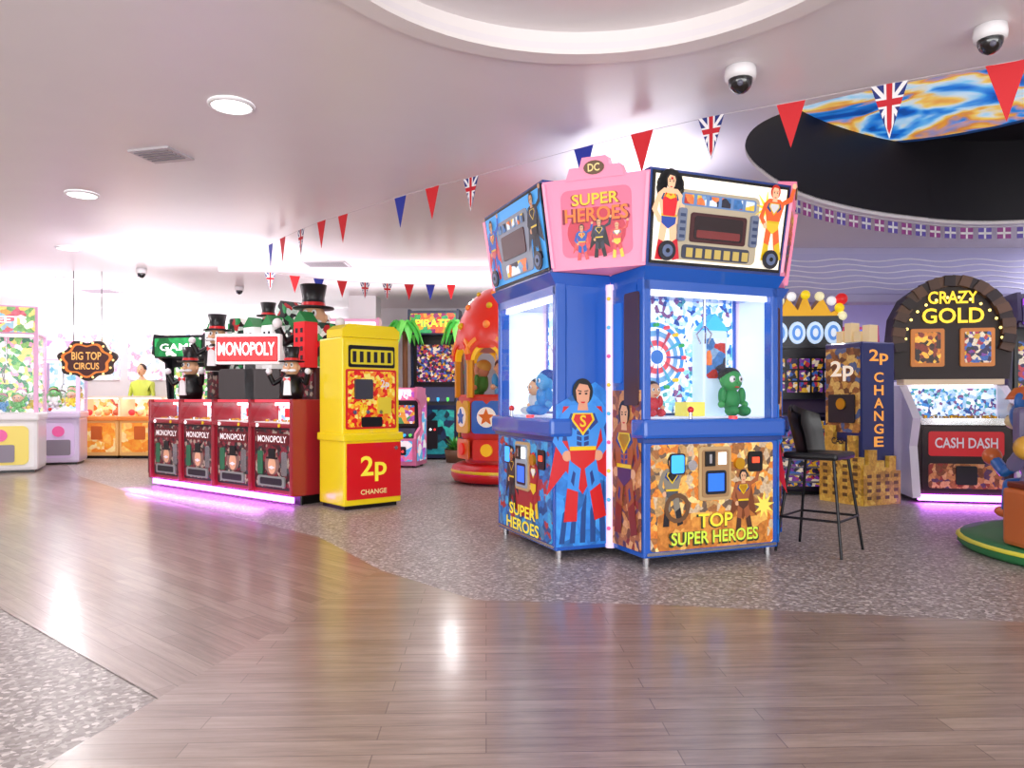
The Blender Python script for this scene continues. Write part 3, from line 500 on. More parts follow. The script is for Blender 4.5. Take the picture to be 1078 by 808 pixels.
# ================================================================ generic builders
def cabinet(name,x,y,a,w,d,h,body,screen,head,title,tcol='ffffff',palm=False,base=None):
    b=B(name,(x,y,0),a); bm_=mat(body,.35,coat=.3); hw=w/2
    side=[(-d/2,0.03),(d/2,.03),(d/2,h*.88),(d*.1,h),(-d*.38,h),(-d*.42,h*.86),(-d*.12,h*.8),(-d*.05,h*.5),(-d*.45,h*.42),(-d/2,h*.36)]
    for q in (-1,1):
        b.ext((Vector((q*hw-.02,0,0)),Vector((0,1,0)),Vector((0,0,1)),Vector((1,0,0))),side,bm_,0,.04)
        b.ext((Vector((q*(hw+.021),0,0)),Vector((0,1,0)),Vector((0,0,1)),Vector((1,0,0))),[(-d*.4,.1),(d*.42,.1),(d*.42,h*.8),(d*.05,h*.7),(d*0,h*.45),(-d*.4,h*.34)],head,-.002,.002)
    b.box(-hw,hw,-d*.46,d/2,.03,h*.36,bm_); b.box(-hw,hw,0,d/2,h*.36,h*.86,DK); b.box(-hw,hw,-d*.38,d/2,h*.83,h*.99,bm_)
    b.add([(-hw,-d*.46,h*.36),(hw,-d*.46,h*.36),(hw,-d*.03,h*.5),(-hw,-d*.03,h*.5)],[(0,1,2,3)],DK)
    b.add([(-hw+.06,-d*.4,h*.385),(hw-.06,-d*.4,h*.385),(hw-.06,-d*.1,h*.482),(-hw+.06,-d*.1,h*.482)],[(0,1,2,3)],mat('404460',.3,emit=.2))
    for i in range(4): b.cyl((-hw*.6+i*hw*.4,-d*.36,h*.38),(-hw*.6+i*hw*.4,-d*.38,h*.41),.025,mat(['ff4040','f8e040','40c0ff','60e060'][i],.3,emit=.8),n=10)
    b.ext(FR((0,-.02,h*.5)),rrect(-hw+.05,hw-.05,.02,h*.29,.02),BLK,0,.01); b.ext(FR((0,-.03,h*.5)),rrect(-hw+.09,hw-.09,.05,h*.27,.02),screen,0,.006)
    b.ext(FR((0,-d*.4,h*.84)),rrect(-hw+.03,hw-.03,0,h*.13,.02),head,0,.015); b.text(FR((0,-d*.4,h*.905)),title,0,0,h*.05,mat(tcol,.4,emit=.8),.02,w=w*.7)
    fr=FR((0,-d*.46,0)); b.ext(fr,rrect(-hw+.05,hw-.05,.1,h*.33,.02),head if base is None else base,0,.01); b.ext(fr,rrect(-.1,.1,.2,h*.26,.02),DK,.01,.03); b.ext(fr,ell(-.03,h*.2,.02),LWH,.03,.04); b.ext(fr,ell(.05,h*.2,.02),mat('ff4040',.4,emit=1),.03,.04)
    if palm:
        for q in (-1,1):
            b.tube([(q*(hw+.04),-d*.2,0),(q*(hw+.07),-d*.35,h*.45),(q*(hw+.05),-d*.5,h*.85)],.05,mat('7a5030',.6))
            for i in range(11):
                an=i*2*pi/11; c=Vector((q*(hw+.05),-d*.5,h*.86))
                u=Vector((math.cos(an),math.sin(an)*.7,0)); sd=Vector((-u.y,u.x,0))
                ln=.34 if (u.x*q<0) else .42
                ps=[c+u*(t*ln)+Vector((0,0,.25*math.sin(t*2.9)-.3*t*t)) for t in (0,.25,.5,.75,1)]; ws=(.03,.13,.15,.1,.005)
                vs=[p+sd*w_+Vector((0,0,-.05)) for p,w_ in zip(ps,ws)]+ps+[p-sd*w_+Vector((0,0,-.05)) for p,w_ in zip(ps,ws)]
                b.add(vs,[(j,j+1,6+j,5+j) for j in range(4)]+[(5+j,6+j,11+j,10+j) for j in range(4)],mat(['58c048','40a840','70d058'][i%3],.5,emit=.2))
    for q in (-1,1): b.cyl((q*hw*.8,-d*.35,0),(q*hw*.8,-d*.35,.04),.03,BLK); b.cyl((q*hw*.8,d*.35,0),(q*hw*.8,d*.35,.04),.03,BLK)
    b.done()
A_TEAL=art('tealart',['1a7a88','123848','30b0a0','101828','208890','183050'],7,.3)
A_PIR=art('pirate',['c02830','40a040','e0a030','8a2060','e86030','30a060'],14,.4)
A_WHH=art('whitehead',['ffffff','f4e8f0','ffffff','d04858','f8f0f0'],8,.6)
cabinet('video_arcade_cabinet',-1.42,13.9,math.radians(-4),.9,.9,2.75,'16284a',A_SLOT,A_PIR,'PIRATE','f8e040',palm=True,base=A_TEAL)
cabinet('video_arcade_cabinet',-4.75,11.1,math.radians(-15),.85,.9,2.05,'1a1a22',A_GREEN,art('grn',['1f8a48','2aa858','187038','e8f0e8'],5,.3),'GAME')
cabinet('video_arcade_cabinet',-2.45,11.6,math.radians(5),.75,.8,2.35,'e8a8c8',A_RAIN,A_WHH,'PALACE','c02030')
cabinet('video_arcade_cabinet',-1.75,12.2,math.radians(-10),.5,.6,1.3,'f090b8',A_RAIN,art('pnk',['f080b0','ffffff','c060d0','60c0f0'],8,.4),'FUN')
cabinet('video_arcade_cabinet',6.15,8.5,math.radians(-15),.8,.8,2.3,'2a1848',A_SLOT,art('prp',['502090','a040d0','f0c040','201040'],8,.6),'JACKPOT','f8e040')
cabinet('video_arcade_cabinet',.9,11.2,math.radians(0),.9,.9,2.2,'2050a0',A_RAIN,A_CITY,'RACER')
cabinet('video_arcade_cabinet',5.0,11.4,math.radians(0),.9,.9,2.2,'802040',A_RAIN,A_SLOT,'WIN')
b=B('potted_shrub',(-.98,12.9,0)); b.lathe([(0,0),(.16,0),(.2,.22),(.17,.22),(.15,.18),(0,.18)],mat('6a4a30',.6),n=20)
for i in range(60):
    a=random.random()*2*pi; l=.15+random.random()*.2; c=Vector((0,0,.2)); u=Vector((math.cos(a),math.sin(a),.3+random.random()*1.6)).normalized(); sd=u.cross(Vector((0,0,1))).normalized()*.035
    b.add([c,c+u*l*.5+sd,c+u*l+Vector((0,0,-.03)),c+u*l*.5-sd],[(0,1,2,3)],mat(['4aa83a','6cc050','3a8c34'][i%3],.5))
b.done()
def crane(x,y,a,w,d,h,body,trimc,inside,headart,title):
    b=B('prize_crane_machine',(x,y,0),a); bm_=mat(body,.35,coat=.4); tm=mat(trimc,.35,emit=.15); hw=w/2;hd=d/2
    b.box(-hw,hw,-hd,hd,.03,.8,bm_,.05); b.box(-hw-.02,hw+.02,-hd-.06,hd,.78,.9,bm_,.03); b.box(-hw+.05,hw-.05,-hd+.05,hd-.05,0,.04,BLK)
    for q in (-1,1):
        for r in (-1,1): b.box(q*(hw-.03)-.03,q*(hw-.03)+.03,r*(hd-.03)-.03,r*(hd-.03)+.03,.88,h*.84,tm,.008)
    b.box(-hw,hw,-hd,hd,h*.83,h,tm,.02); b.ext(FR((0,-hd,h*.84)),rrect(-hw+.04,hw-.04,0,h*.15,.03),headart,0,.015); b.text(FR((0,-hd,h*.915)),title,0,0,.1,mat('ffffff',.4,emit=.8),.02,w=w*.7)
    b.box(-hw+.04,hw-.04,hd-.06,hd-.03,.9,h*.83,inside)
    for P in ([(-hw,-hd+.01),(hw,-hd+.01)],[(hw-.01,-hd),(hw-.01,hd)],[(-hw+.01,-hd),(-hw+.01,hd)]): b.add([(P[0][0],P[0][1],.9),(P[1][0],P[1][1],.9),(P[1][0],P[1][1],h*.83),(P[0][0],P[0][1],h*.83)],[(0,1,2,3)],GLASS)
    b.box(-hw+.05,hw-.05,-hd+.06,-hd+.1,h*.815,h*.83,LWH)
    for i in range(10): plush(b,-hw+.12+random.random()*(w-.24),-hd+.14+random.random()*(d-.3),.9+random.random()*.15,.35,mat(random.choice(['60c060','f080b0','f8e040','60b0f0','ffffff']),.6),mat(random.choice(['f0c0a0','80d080','ffffff','f8d060']),.6),mat(random.choice(['503020','60c060','f0a0c0']),.6))
    fr=FR((0,-hd,0)); b.ext(fr,rrect(-hw*.75,hw*.75,.12,.7,.08),mat('f4e070',.4,emit=.1) if w>.7 else mat('e0c8f0',.4,emit=.1),0,.02); b.ext(fr,rrect(-.18,.18,.16,.42,.03),mat('8a8090',.3),.02,.035); b.ext(fr,ell(0,.56,.09),mat('e860a0',.4,emit=.2),.02,.035)
    b.cyl((0,0,h*.82),(0,0,h*.65),.012,CH)
    for i in range(3): an=i*2*pi/3; b.tube([(0,0,h*.65),(.09*math.cos(an),.09*math.sin(an),h*.6),(.04*math.cos(an),.04*math.sin(an),h*.54)],.008,CH,6)
    b.sph((-.12,-hd-.03,.93),.03,RED,10,6); b.done()
A_SWEET=art('sweet',['80b870','e8b060','f8f0e0','d87080','f0e080','a0c8d8'],10,.45)
crane(-7.78,11.4,math.radians(25),.95,.9,2.5,'f4f2f4','e8b0d4',A_GREEN,A_SWEET,'SWEETS')
crane(-7.72,12.75,math.radians(20),.62,.7,2.1,'e4d4f4','e8c8f0',A_COOL,art('pinkhead',['f8d0e8','ffffff','e890c8'],6,.4),'PRIZE')
crane(-9.3,12.3,math.radians(30),.9,.9,2.4,'f0e8f0','a0c0f0',A_GREEN,A_SWEET,'TOYS')
b=B('prize_counter',(-6.9,14.1,0),0)
A_OR=art('orangepanel',['e89430','f0b050','f0d090','e08428','f0c068'],7,.3)
for i in range(7):
    x0=-2.8+i*.8; b.box(x0+.01,x0+.79,-.35,.3,.05,.72,mat('e8b870',.4,emit=.1),.02); b.ext(FR((x0+.4,-.35,0)),rrect(-.34,.34,.12,.66,.03),A_OR,0,.012); b.ext(FR((x0+.4,-.35,0)),rrect(-.1,.1,.35,.6,.02),mat('c86020',.4,emit=.1),.012,.03)
    b.box(x0,x0+.8,-.4,.3,.7,.78,mat('e08030',.35,coat=.4,emit=.2),.02); b.add([(x0+.03,-.36,.78),(x0+.77,-.36,.78),(x0+.77,-.36,1.12),(x0+.03,-.36,1.12)],[(0,1,2,3)],GLASS); b.box(x0,x0+.03,-.37,.3,.78,1.14,mat('f8e8c8',.4,emit=.2)); b.box(x0+.03,x0+.77,.2,.28,.78,1.12,art('warmprize%d'%i,['fff4dc','f0b860','ffffff','d87030','f8e0a0','b05040','f8e8d0'],14,.55)); b.box(x0,x0+.8,-.38,.3,1.12,1.16,mat('f0e4d0',.4)); b.box(x0+.05,x0+.75,-.3,-.1,1.105,1.118,mat('fff0d0',.4,emit=3))
    b.box(x0+.05,x0+.75,-.3,.2,.0,.06,BLK)
    for j in range(4): b.sph((x0+.14+j*.17,-.15,.85),.06,mat(random.choice(['f04050','f0a060','f8e040','c06040','f8d0a0']),.4,emit=.2),10,8)
b.done()
b=B('wall_backlight'); 
for i in range(5): b.box(-11+i*1.5,-9.7+i*1.5,15.44,15.5,1.5,2.5,art('shelf%d'%i,['f0e8f0','ffffff','e8c8d8','f0f0f8','f0e8d0','d8a8c0','b8c8e0'],12,.55))  # self-lit panels added to brighten the far wall
b.box(-11,-3.4,15.3,15.5,2.55,2.62,mat('ffffff',.4,emit=4)); b.done()
b=B('hanging_sign',(-6.3,11.0,0),math.radians(5))
fr=FR((0,0,1.68)); blob=[((.4+.035*math.sin(i*7*2*pi/60))*math.cos(i*2*pi/60),(.28+.03*math.sin(i*7*2*pi/60))*math.sin(i*2*pi/60)) for i in range(60)]
b.ext(fr,blob,mat('30201c',.4),-.04,.02); b.ext(fr,[(x*.86,y*.86) for x,y in blob],mat('e88030',.4,emit=.2),.02,.03); b.ext(fr,[(x*.74,y*.76) for x,y in blob],mat('4a1814',.4),.03,.035)
b.text(fr,'BIG TOP',0,.06,.12,mat('f0b060',.4,emit=.4),.04,w=.42); b.text(fr,'CIRCUS',0,-.09,.1,mat('f0b060',.4,emit=.4),.04,w=.36)
for i in range(14): a=i*2*pi/14; b.sph(fp(fr,.37*math.cos(a),.26*math.sin(a),.02),.018,mat('ffe090',.4,emit=1),8,6)
for q in (-.2,.2): b.cyl((q,0,1.93),(q,0,3.0),.006,DK,n=6)
b.done()
# ================================================================ attendant behind the counter
def person(x,y,a):
    E=bpy.data.objects.new('arcade_attendant',None); E.location=(x,y,0); E.rotation_euler=(0,0,a); sc.collection.objects.link(E)
    V=[(0,0,.95,.15),(0,0,1.15,.14),(0,.01,1.38,.16),(0,0,1.5,.06),(0,-.01,1.58,.055)]
    ed=[(0,1),(1,2),(2,3),(3,4)]
    for q in (-1,1):
        k=len(V); V+=[(q*.19,.01,1.42,.06),(q*.24,.0,1.15,.045),(q*.2,-.2,1.02,.035),(q*.19,-.28,1.0,.03)]; ed+=[(2,k),(k,k+1),(k+1,k+2),(k+2,k+3)]
        k=len(V); V+=[(q*.1,0,.88,.1),(q*.11,-.01,.5,.065),(q*.11,.02,.09,.045),(q*.12,-.12,.035,.035)]; ed+=[(0,k),(k,k+1),(k+1,k+2),(k+2,k+3)]
    me=bpy.data.meshes.new('body'); me.from_pydata([v[:3] for v in V],ed,[]); o=bpy.data.objects.new('body',me); sc.collection.objects.link(o); o.parent=E
    sk=o.modifiers.new('s','SKIN'); sk.use_smooth_shade=True
    for i,v in enumerate(V): me.skin_vertices[0].data[i].radius=(v[3],v[3]*.8)
    me.skin_vertices[0].data[0].use_root=True
    su=o.modifiers.new('u','SUBSURF'); su.levels=1; su.render_levels=1
    m=bpy.data.materials.new('clothes'); m.use_nodes=True; nt=m.node_tree;N=nt.nodes;L=nt.links; tc=N.new('ShaderNodeTexCoord'); sx=N.new('ShaderNodeSeparateXYZ'); L.new(tc.outputs['Object'],sx.inputs[0]); cr=N.new('ShaderNodeValToRGB'); cr.color_ramp.interpolation='CONSTANT'
    e=cr.color_ramp.elements; e[0].color=H('20202a'); e[1].position=.46; e[1].color=H('c8d850'); q=e.new(.742); q.color=H('e8b48c'); dv=N.new('ShaderNodeMath'); dv.operation='DIVIDE'; dv.inputs[1].default_value=2; L.new(sx.outputs[2],dv.inputs[0]); L.new(dv.outputs[0],cr.inputs[0]); L.new(cr.outputs[0],N['Principled BSDF'].inputs['Base Color'])
    me.materials.append(m)
    h=B('head'); h.sph((0,-.02,1.68),(.075,.092,.115),SKIN); h.sph((0,.01,1.71),(.085,.095,.105),mat('3a2418',.6)); h.sph((0,-.112,1.66),(.014,.02,.02),SKIN,8,6); h.sph((0,-.1,1.625),(.025,.01,.008),mat('b05050',.5),8,6)
    for q in (-1,1):
        h.sph((q*.03,-.098,1.69),(.012,.008,.008),BLK,8,6); h.sph((q*.077,-.01,1.67),(.012,.02,.03),SKIN,8,6)
        for i in range(4): h.cyl((q*(.17+i*.014),-.28,1.0),(q*(.165+i*.014),-.355+.004*abs(i-1),.985),.008,SKIN,.007,n=6)
        h.cyl((q*.165,-.25,1.0),(q*.14,-.3,.995),.009,SKIN,n=6); h.sph((q*.19,-.27,1.0),(.038,.045,.016),SKIN,10,6)
    o=h.done(); o.parent=E
person(-7.42,14.85,0)
# ================================================================ RIGHT SIDE
b=B('slot_machine',(3.47,8.86,0),math.radians(-4))
b.box(-.4,.4,-.35,.3,.04,.95,mat('241c30',.3),.02); b.box(-.36,.36,-.3,.28,0,.05,BLK); b.box(-.4,.4,-.1,.3,.95,2.0,DK,.02)
b.add([(-.4,-.38,.9),(.4,-.38,.9),(.4,-.1,1.1),(-.4,-.1,1.1)],[(0,1,2,3)],mat('3a3048',.3)); b.ext(FR((0,-.1,1.1)),rrect(-.38,.38,.05,.5,.03),BLK,0,.02)
for j in range(3):
    for i in range(5): b.ext(FR((0,-.12,1.18+j*.14)),rrect(-.36+i*.145,-.24+i*.145,0,.12,.01),A_SLOT,0,.006)
fr=FR((0,-.14,1.74)); b.ext(fr,rrect(-.42,.42,-.04,.34,.05),mat('18202c',.3),-.1,0)
for i in range(4): b.ext(fr,ell(-.31+i*.205,.14,.095,.13),mat('c8e0f8',.3,emit=.6),0,.02); b.ext(fr,ell(-.31+i*.205,.14,.06,.09),mat('5090e0',.3,emit=.5),.02,.03); b.ext(fr,ell(-.31+i*.205,.14,.03,.05),mat('e8f4ff',.3,emit=.5),.03,.035)
b.ext(FR((0,0,2.0)),[(-.42,0),(.42,0),(.46,.2),(.3,.12),(.2,.3),(.08,.15),(0,.36),(-.08,.15),(-.2,.3),(-.3,.12),(-.46,.2)],GOLD,-.1,.1)
for i in range(9): a=pi*i/8; b.sph((.42*math.cos(a),-.12,2.08+.25*math.sin(a)),.055,mat(['f8f0c0','f8d820','f8f8f8'][i%3],.3,emit=.5),12,8)
b.sph((.42,-.1,2.28),.07,mat('e02828',.3,emit=.4)); b.ext(FR((0,-.35,0)),rrect(-.36,.36,.1,.85,.03),A_SLOT,0,.01)
for i in range(8): b.ext(FR((0,-.35,.14+i*.085)),rect(-.33,.33,0,.02),mat('8a8aa0',.3),.01,.015)
b.done()
b=B('token_change_machine',(3.74,7.98,0),math.radians(-66))
NV=mat('1c2c6c',.35,coat=.3)
b.box(-.24,.24,-.24,.24,0.03,1.7,NV,.015); b.box(-.2,.2,-.2,.2,0,.04,BLK)
A_BR=art('brickart',['b07838','c89848','8a5428','d8b060','6a4020','506088'],16,.1)
fr=FR((0,-.24,0)); b.ext(fr,rrect(-.22,.22,.75,1.64,.02),A_BR,0,.012); b.text(fr,'2p',0,1.4,.22,mat('f8e8d0',.4,emit=.4),.016,w=.3); b.ext(fr,rrect(-.17,.17,.85,1.15,.02),DK,.012,.03); b.ext(fr,ell(0,1.05,.06),GOLD,.03,.04)
f2=(Vector((.24,0,0)),Vector((0,1,0)),Vector((0,0,1)),Vector((1,0,0)))
b.text(f2,'2p',0,1.54,.16,mat('f8a848',.4,emit=.5),.006,w=.28)
for i,c in enumerate('CHANGE'): b.text(f2,c,0,1.33-i*.135,.105,mat('f8a848',.4,emit=.5),.006,w=.14)
sk=[(-.27,0),(.27,0),(.27,.5),(.2,.5),(.2,.72),(.1,.72),(.1,.55),(.03,.55),(.03,.66),(-.08,.66),(-.08,.82),(-.2,.82),(-.2,.6),(-.27,.6)]
GD=art('goldbrick',['d0a040','e0b850','b08430','c89838'],14,.08)
b.ext(FR((0,-.28,.0)),sk,GD,-.04,.01); b.ext((Vector((.28,0,.0)),Vector((0,1,0)),Vector((0,0,1)),Vector((1,0,0))),[(x,y*.7) for x,y in sk],GD,-.04,.01)
for j in range(6):
    for i in range(4): 
        b.ext(FR((-.19+i*.13,-.29,.08+j*.075)),rect(-.03,.03,0,.035),mat('6a4a20',.4),0,.003)
        if j<4: b.ext((Vector((.29,-.19+i*.13,.06+j*.075)),Vector((0,1,0)),Vector((0,0,1)),Vector((1,0,0))),rect(-.03,.03,0,.035),mat('6a4a20',.4),0,.003)
b.text(FR((0,-.29,.68)),'CASH',0,-.02,.07,DK,.006,w=.2)
for x,h in ((-.17,.14),(-.06,.22),(.06,.12),(.17,.18)): b.box(x-.045,x+.045,-.1,.02,1.7,1.7+h,mat('e8d0a0',.4,emit=.2)) 
b.done()
b=B('coin_pusher_machine',(4.88,8.3,0),math.radians(-12))
sidep=[(-.62,.06),(.55,.06),(.55,1.2),(.1,1.25),(-.15,1.25),(-.5,1.0),(-.62,.9),(-.5,.6)]
for q in (-1,1): b.ext((Vector((q*.5-.04,0,0)),Vector((0,1,0)),Vector((0,0,1)),Vector((1,0,0))),sidep,mat('e8e4ee',.3,coat=.5),0,.08)
b.box(-.46,.46,-.5,.5,.06,.85,mat('30141c',.35)); fr=FR((0,-.5,0)); b.ext(fr,rrect(-.42,.42,.12,.8,.04),mat('281018',.3),0,.02); b.ext(fr,rrect(-.36,.36,.5,.76,.03),mat('c02028',.35,emit=.3),.02,.03); b.text(fr,'CASH DASH',0,.64,.11,WH,.034,w=.6)
b.ext(fr,rrect(-.36,.36,.16,.42,.03),A_BROWN,.02,.03); b.ext(fr,rrect(-.1,.1,.2,.4,.02),DK,.03,.05); b.box(-.46,.46,-.56,-.5,.03,.09,LPK)
b.box(-.44,.44,-.55,-.05,.83,.9,CH); b.box(-.46,.46,-.1,.5,.85,1.3,mat('f0e8f8',.4,emit=.3)); b.ext(FR((0,-.11,.9)),rrect(-.44,.44,0,.32,.01),A_WIN,0,.01)
for j in range(50): cx=-.4+random.random()*.8; cy=-.5+random.random()*.38; b.cyl((cx,cy,.9),(cx,cy,.91+random.random()*.02),.02,GOLD if j%3 else CH,n=8)
b.add([(-.46,-.55,.92),(.46,-.55,.92),(.46,-.15,1.28),(-.46,-.15,1.28)],[(0,1,2,3)],GLASS); b.box(-.5,.5,-.18,.1,1.26,1.32,mat('d8c0a0',.4,emit=.2)); b.box(-.4,.4,-.16,-.12,1.235,1.258,LWH)
fr=FR((0,-.12,1.32)); arch=[(x*.92,y) for x,y in [(-.62,.0),(.62,0),(.66,.35),(.62,.7),(.5,.92),(.3,1.06),(0,1.12),(-.3,1.06),(-.5,.92),(-.62,.7),(-.66,.35)]]
b.ext(fr,arch,mat('2a1c1a',.5),-.35,0)
for i in range(26):
    a=-.25+i*(pi+.5)/25; cx=.55*math.cos(a); cy=.5+.58*math.sin(a)
    if cy>0.0: b.ext(fr,[(cx+.085*math.cos(a+q_),cy+.075*math.sin(a+q_)) for q_ in (.6,2.3,3.7,5.5)],mat(['5a4030','2c1c1a','6a4a34'][i%3],.5),0,.06+.02*(i%2))
b.ext(fr,rrect(-.42,-.08,.14,.56,.02),mat('c87830',.4,emit=.3),0,.03); b.ext(fr,rrect(-.38,-.12,.18,.52,.02),art('goldscreen',['3a1c10','c87820','f0b840','7a2818','201010'],22,.5),.03,.035); b.ext(fr,rrect(.08,.42,.14,.56,.02),mat('c87830',.4,emit=.3),0,.03); b.ext(fr,rrect(.12,.38,.18,.52,.02),A_SLOT,.03,.035)
b.text(fr,'CRAZY',0,.9,.14,mat('f8d030',.4,emit=.9),.04,w=.5); b.text(fr,'GOLD',0,.7,.17,mat('f8d030',.4,emit=.9),.04,w=.62)
for i in range(14): a=pi*i/13; b.sph(fp(fr,.48*math.cos(a),.45+.45*math.sin(a),.05),.016,mat('ffe080',.4,emit=2),8,6)
b.box(-.4,.4,-.45,.45,0,.06,BLK); b.done()
# right ride with characters on green base
b=B('kiddie_ride',(4.42,5.15,0),0)
GB=mat('2f7a48',.5); b.lathe([(0,.0),(1.1,.0),(1.14,.03),(1.12,.09),(1.0,.11),(0,.11)],GB,n=40); b.lathe([(1.12,.06),(1.15,.07),(1.12,.09)],mat('e8e048',.4),n=40)
b.box(-1.05,-.82,-.3,-.05,.11,.5,mat('c8682c',.35,coat=.4),.03); b.ext(FR((-.93,-.3,.11)),rrect(-.08,.08,.08,.3,.02),mat('803010',.4),0,.01); b.box(-1.03,-.84,-.28,-.07,.5,.54,mat('702810',.4),.01)
b.lathe([(.35,.1),(.3,.4),(.18,.5),(.14,1.6),(.4,1.75),(.42,1.82),(0,1.95)],mat('c83028',.35,coat=.4),n=24)
def critter(x,y,a,c1,c2,k=1,z=.1):
    b.T=TR(x,y,z,a,k)
    b.cyl((0,0,(.1-z)/k),(0,0,.25),.05,CH); b.sph((0,0,.45),(.2,.28,.22),mat(c1,.35,coat=.5)); b.sph((0,-.12,.66),(.15,.17,.1),mat(c2,.35))
    b.sph((0,-.3,.9),(.16,.15,.17),mat(c1,.35,coat=.4)); b.sph((0,-.44,.85),(.1,.09,.075),mat('f0d8a0',.4)); b.sph((0,-.52,.88),.03,BLK,8,6); b.cyl((0,-.16,.55),(0,-.28,.82),.09,mat(c2,.35))
    b.lathe([(.0,1.05),(.19,1.05),(.17,1.08),(.12,1.15),(0,1.18)],mat(c2,.35),c=(0,-.3),n=16)
    for q in (-1,1):
        b.sph((q*.06,-.44,.97),(.035,.025,.05),WH,10,6); b.sph((q*.06,-.463,.97),.015,BLK,8,6); b.sph((q*.16,-.24,1.03),(.05,.03,.08),mat(c1,.35)); b.tube([(q*.16,-.12,.55),(q*.28,-.28,.42),(q*.25,-.42,.52)],.05,mat(c1,.35,coat=.3)); b.sph((q*.25,-.44,.54),.08,mat(c2,.35,coat=.3)); b.tube([(q*.12,-.05,.35),(q*.2,-.3,.3),(q*.18,-.34,.08)],.055,mat(c1,.35)); b.sph((q*.18,-.38,.05),(.06,.1,.05),mat(c2,.35,coat=.3))
    b.box(-.16,.16,.1,.28,.5,.8,mat(c1,.35),.04); b.T=Matrix.Identity(4)
critter(-.5,.25,-.35,'7a7098','d8a038',1.05,.2); critter(.2,-.7,.2,'d04030','50a0c0',1.0); critter(.75,.3,1.9,'40a050','e8c030',1.0); critter(-.02,.8,3.3,'3070c0','e07030',.95)
b.done()
# ================================================================ BUNTING
FW,FH=.17,.28
def pennant(b,p,d,kind,s=1):
    d=Vector((d[0],d[1],0)).normalized(); w=FW*s; h=FH*s
    for side in (1,-1):
        fr=(Vector(p),d*side,Vector((0,0,1)),(d*side).cross(Vector((0,0,1))))
        T_=lambda y:w/2*(1+y/h)
        if kind=='u':
            b.flat(fr,[(-w/2,0),(w/2,0),(0,-h)],mat('20307c',.6),.001)
            for q in (-1,1): b.flat(fr,[(q*w*.5,0),(q*w*.36,0),(0,-h*.3),(0,-h*.42)],WH,.0015); b.flat(fr,[(0,-h*.28),(0,-h*.38),(q*T_(-h*.62)*.95,-h*.62),(q*T_(-h*.52)*.9,-h*.52)],WH,.0015)
            y0,y1=-h*.24,-h*.44; b.flat(fr,[(-T_(y0),y0),(T_(y0),y0),(T_(y1),y1),(-T_(y1),y1)],WH,.002); b.flat(fr,[(-.025*s,0),(.025*s,0),(.02*s,-h*.72),(0,-h),(-.02*s,-h*.72)],WH,.0022)
            y0,y1=-h*.28,-h*.4; b.flat(fr,[(-T_(y0),y0),(T_(y0),y0),(T_(y1),y1),(-T_(y1),y1)],mat('c81828',.6),.0026); b.flat(fr,[(-.014*s,0),(.014*s,0),(.01*s,-h*.8),(0,-h*.92),(-.01*s,-h*.8)],mat('c81828',.6),.003)
        else: b.flat(fr,[(-w/2,0),(w/2,0),(0,-h)],mat({'r':'d8242c','b':'2434a0'}[kind],.6),.001)
b=B('bunting')
L1=[(3.15,3.8,'b'),(2.69,4.03,'r'),(2.19,4.3,'u'),(1.72,4.57,'r'),(1.29,4.8,'u'),(.89,5.08,'r'),(.52,5.38,'b'),(-.34,6.12,'u'),(-.69,6.4,'r'),(-1.01,6.7,'b'),(-1.68,7.36,'r'),(-1.96,7.62,'r'),(-2.28,8.0,'u'),(-2.6,8.4,'r'),(-2.85,8.75,'b')]
b.tube([(4.0,3.4,2.97)]+[(x,y,2.93) for x,y,_ in L1]+[(-3.2,9.3,2.98)],.0025,mat('d0c8cc',.5),5)
for i,(x,y,k) in enumerate(L1):
    a=L1[max(0,i-1)]; c=L1[min(len(L1)-1,i+1)]; pennant(b,(x,y,2.93),(a[0]-c[0],a[1]-c[1]),k,1.15 if i<3 else 1)
b.done()
b=B('bunting')
L2=[(-3.1+i*.28,9.5+i*.12,'urbru'[i%5]) for i in range(9)]
b.tube([(-3.4,9.4,2.98)]+[(x,y,2.72-.05*math.sin(i/8*pi)) for i,(x,y,_) in enumerate(L2)]+[(-.5,10.55,2.9)],.0025,mat('d0c8cc',.5),5)
for i,(x,y,k) in enumerate(L2): pennant(b,(x,y,2.72-.05*math.sin(i/8*pi)),(1,.4),k,.8)
b.done()
b=B('flag_garland'); n=len(hole2)
i0=[i for i in range(n) if hole2[i][1]>6.6 and hole2[i][0]<5.9]
i0.sort(key=lambda i:hole2[i][0]); P=[hole2[i] for i in i0]
b.tube([(x,y+.05,2.985) for x,y in P],.004,WH,5)
Q=[Vector((P[0][0],P[0][1]+.05,0))]
for x,y in P:
    p=Vector((x,y+.05,0))
    while (p-Q[-1]).length>=.2: Q.append(Q[-1]+(p-Q[-1]).normalized()*.2)
for j in range(len(Q)-1):
    d=(Q[j+1]-Q[j]).normalized()
    fr=FR((Q[j].x,Q[j].y,2.85),tuple(d),(0,0,1)); w=.14
    b.ext(fr,rect(0,w,0,.12),mat('6a5ab0' if j%2 else '9a4a90',.5),-.002,0); b.flat(fr,rect(0,w,.048,.072),WH,.002); b.flat(fr,rect(w*.42,w*.58,0,.12),WH,.002)
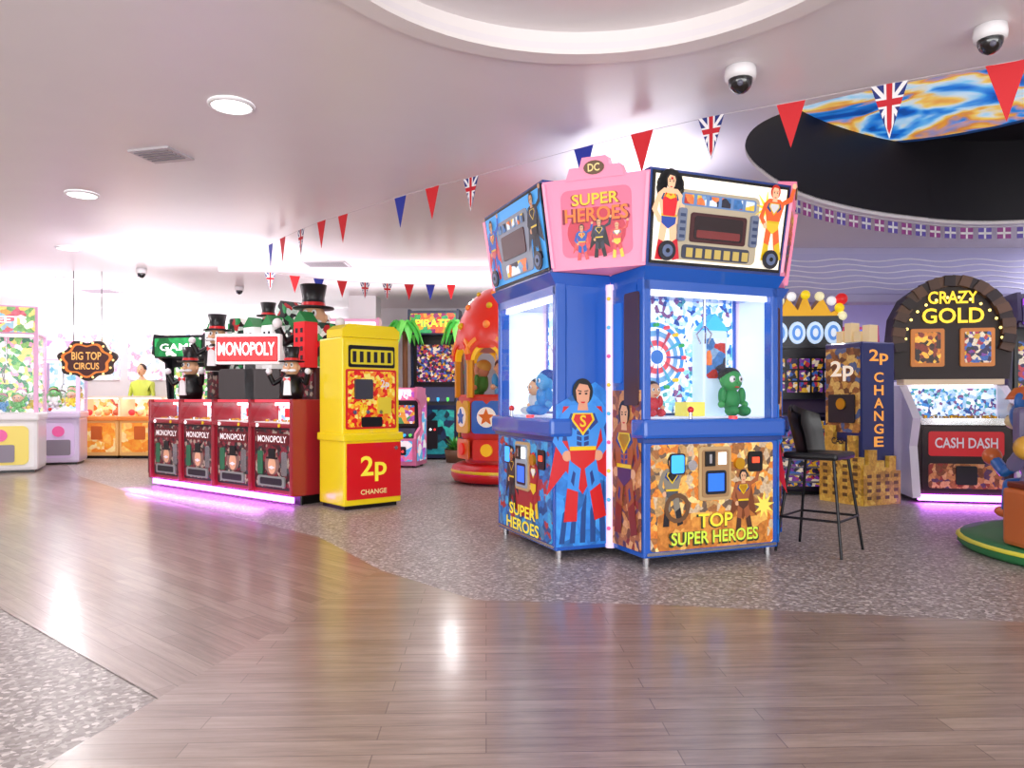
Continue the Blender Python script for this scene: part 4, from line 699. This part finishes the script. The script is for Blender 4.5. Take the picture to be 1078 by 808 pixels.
b.done()
# ================================================================ LIGHTS
def area(n,loc,rot,sx,sy,p,col=(1,1,1)):
    l=bpy.data.lights.new(n,'AREA'); l.shape='RECTANGLE'; l.size=sx; l.size_y=sy; l.energy=p; l.color=col
    o=bpy.data.objects.new(n,l); o.location=loc; o.rotation_euler=rot; sc.collection.objects.link(o)
up=(pi,0,0)  # added fill lamps aimed up to brighten the ceiling; no cove exists
area('cove_uplight',(-4.0,9.6,2.5),up,2.5,1.5,40,(1,.93,1)); area('cove_uplight',(-1.0,11.5,2.5),up,4,2.5,60,(1,.97,1))
area('cove_uplight',(-7.5,12.6,2.55),up,3,2,42,(1,.9,.98)); area('cove_uplight',(5.2,10.8,2.6),up,4,1.2,30,(.7,.62,1)); area('cove_uplight',(1.0,5.93,2.62),up,.9,.9,14,(1,.97,1))
area('cove_uplight',(-8.5,7.5,2.3),up,3,3,26,(1,.82,.96))
area('cove_downlight',(4.5,10.3,2.95),(0,0,0),4,1.0,50,(.7,.6,1)); area('cove_downlight',(6.2,7.0,2.9),(0,0,0),1.2,1.2,26,(.8,.72,1))  # added violet fill to tint the right side, not a cove fitting
area('led_floor_glow',(-3.62,8.28,.08),(0,0,math.radians(-38.7)),2.9,.12,14,(.8,.3,1)); area('led_floor_glow',(4.75,7.7,.08),(0,0,math.radians(-12)),.9,.1,5,(.7,.3,1))
area('window_daylight',(-1.2,-2.9,1.5),(pi/2,0,0),18,2.4,600,(1,.99,.98))  # added fill lamp behind the camera, standing in for daylight
w=bpy.data.worlds.new('World'); sc.world=w; w.use_nodes=True; w.node_tree.nodes['Background'].inputs[0].default_value=(.95,.97,1,1); w.node_tree.nodes['Background'].inputs[1].default_value=1.4
# ================================================================ CAMERA
c=bpy.data.cameras.new('cam'); c.sensor_width=36; c.lens=36*780/1078; c.shift_y=16/1078; c.clip_start=.05
o=bpy.data.objects.new('camera',c); o.location=(0,0,1.1); o.rotation_euler=(pi/2,0,0); sc.collection.objects.link(o); sc.camera=o
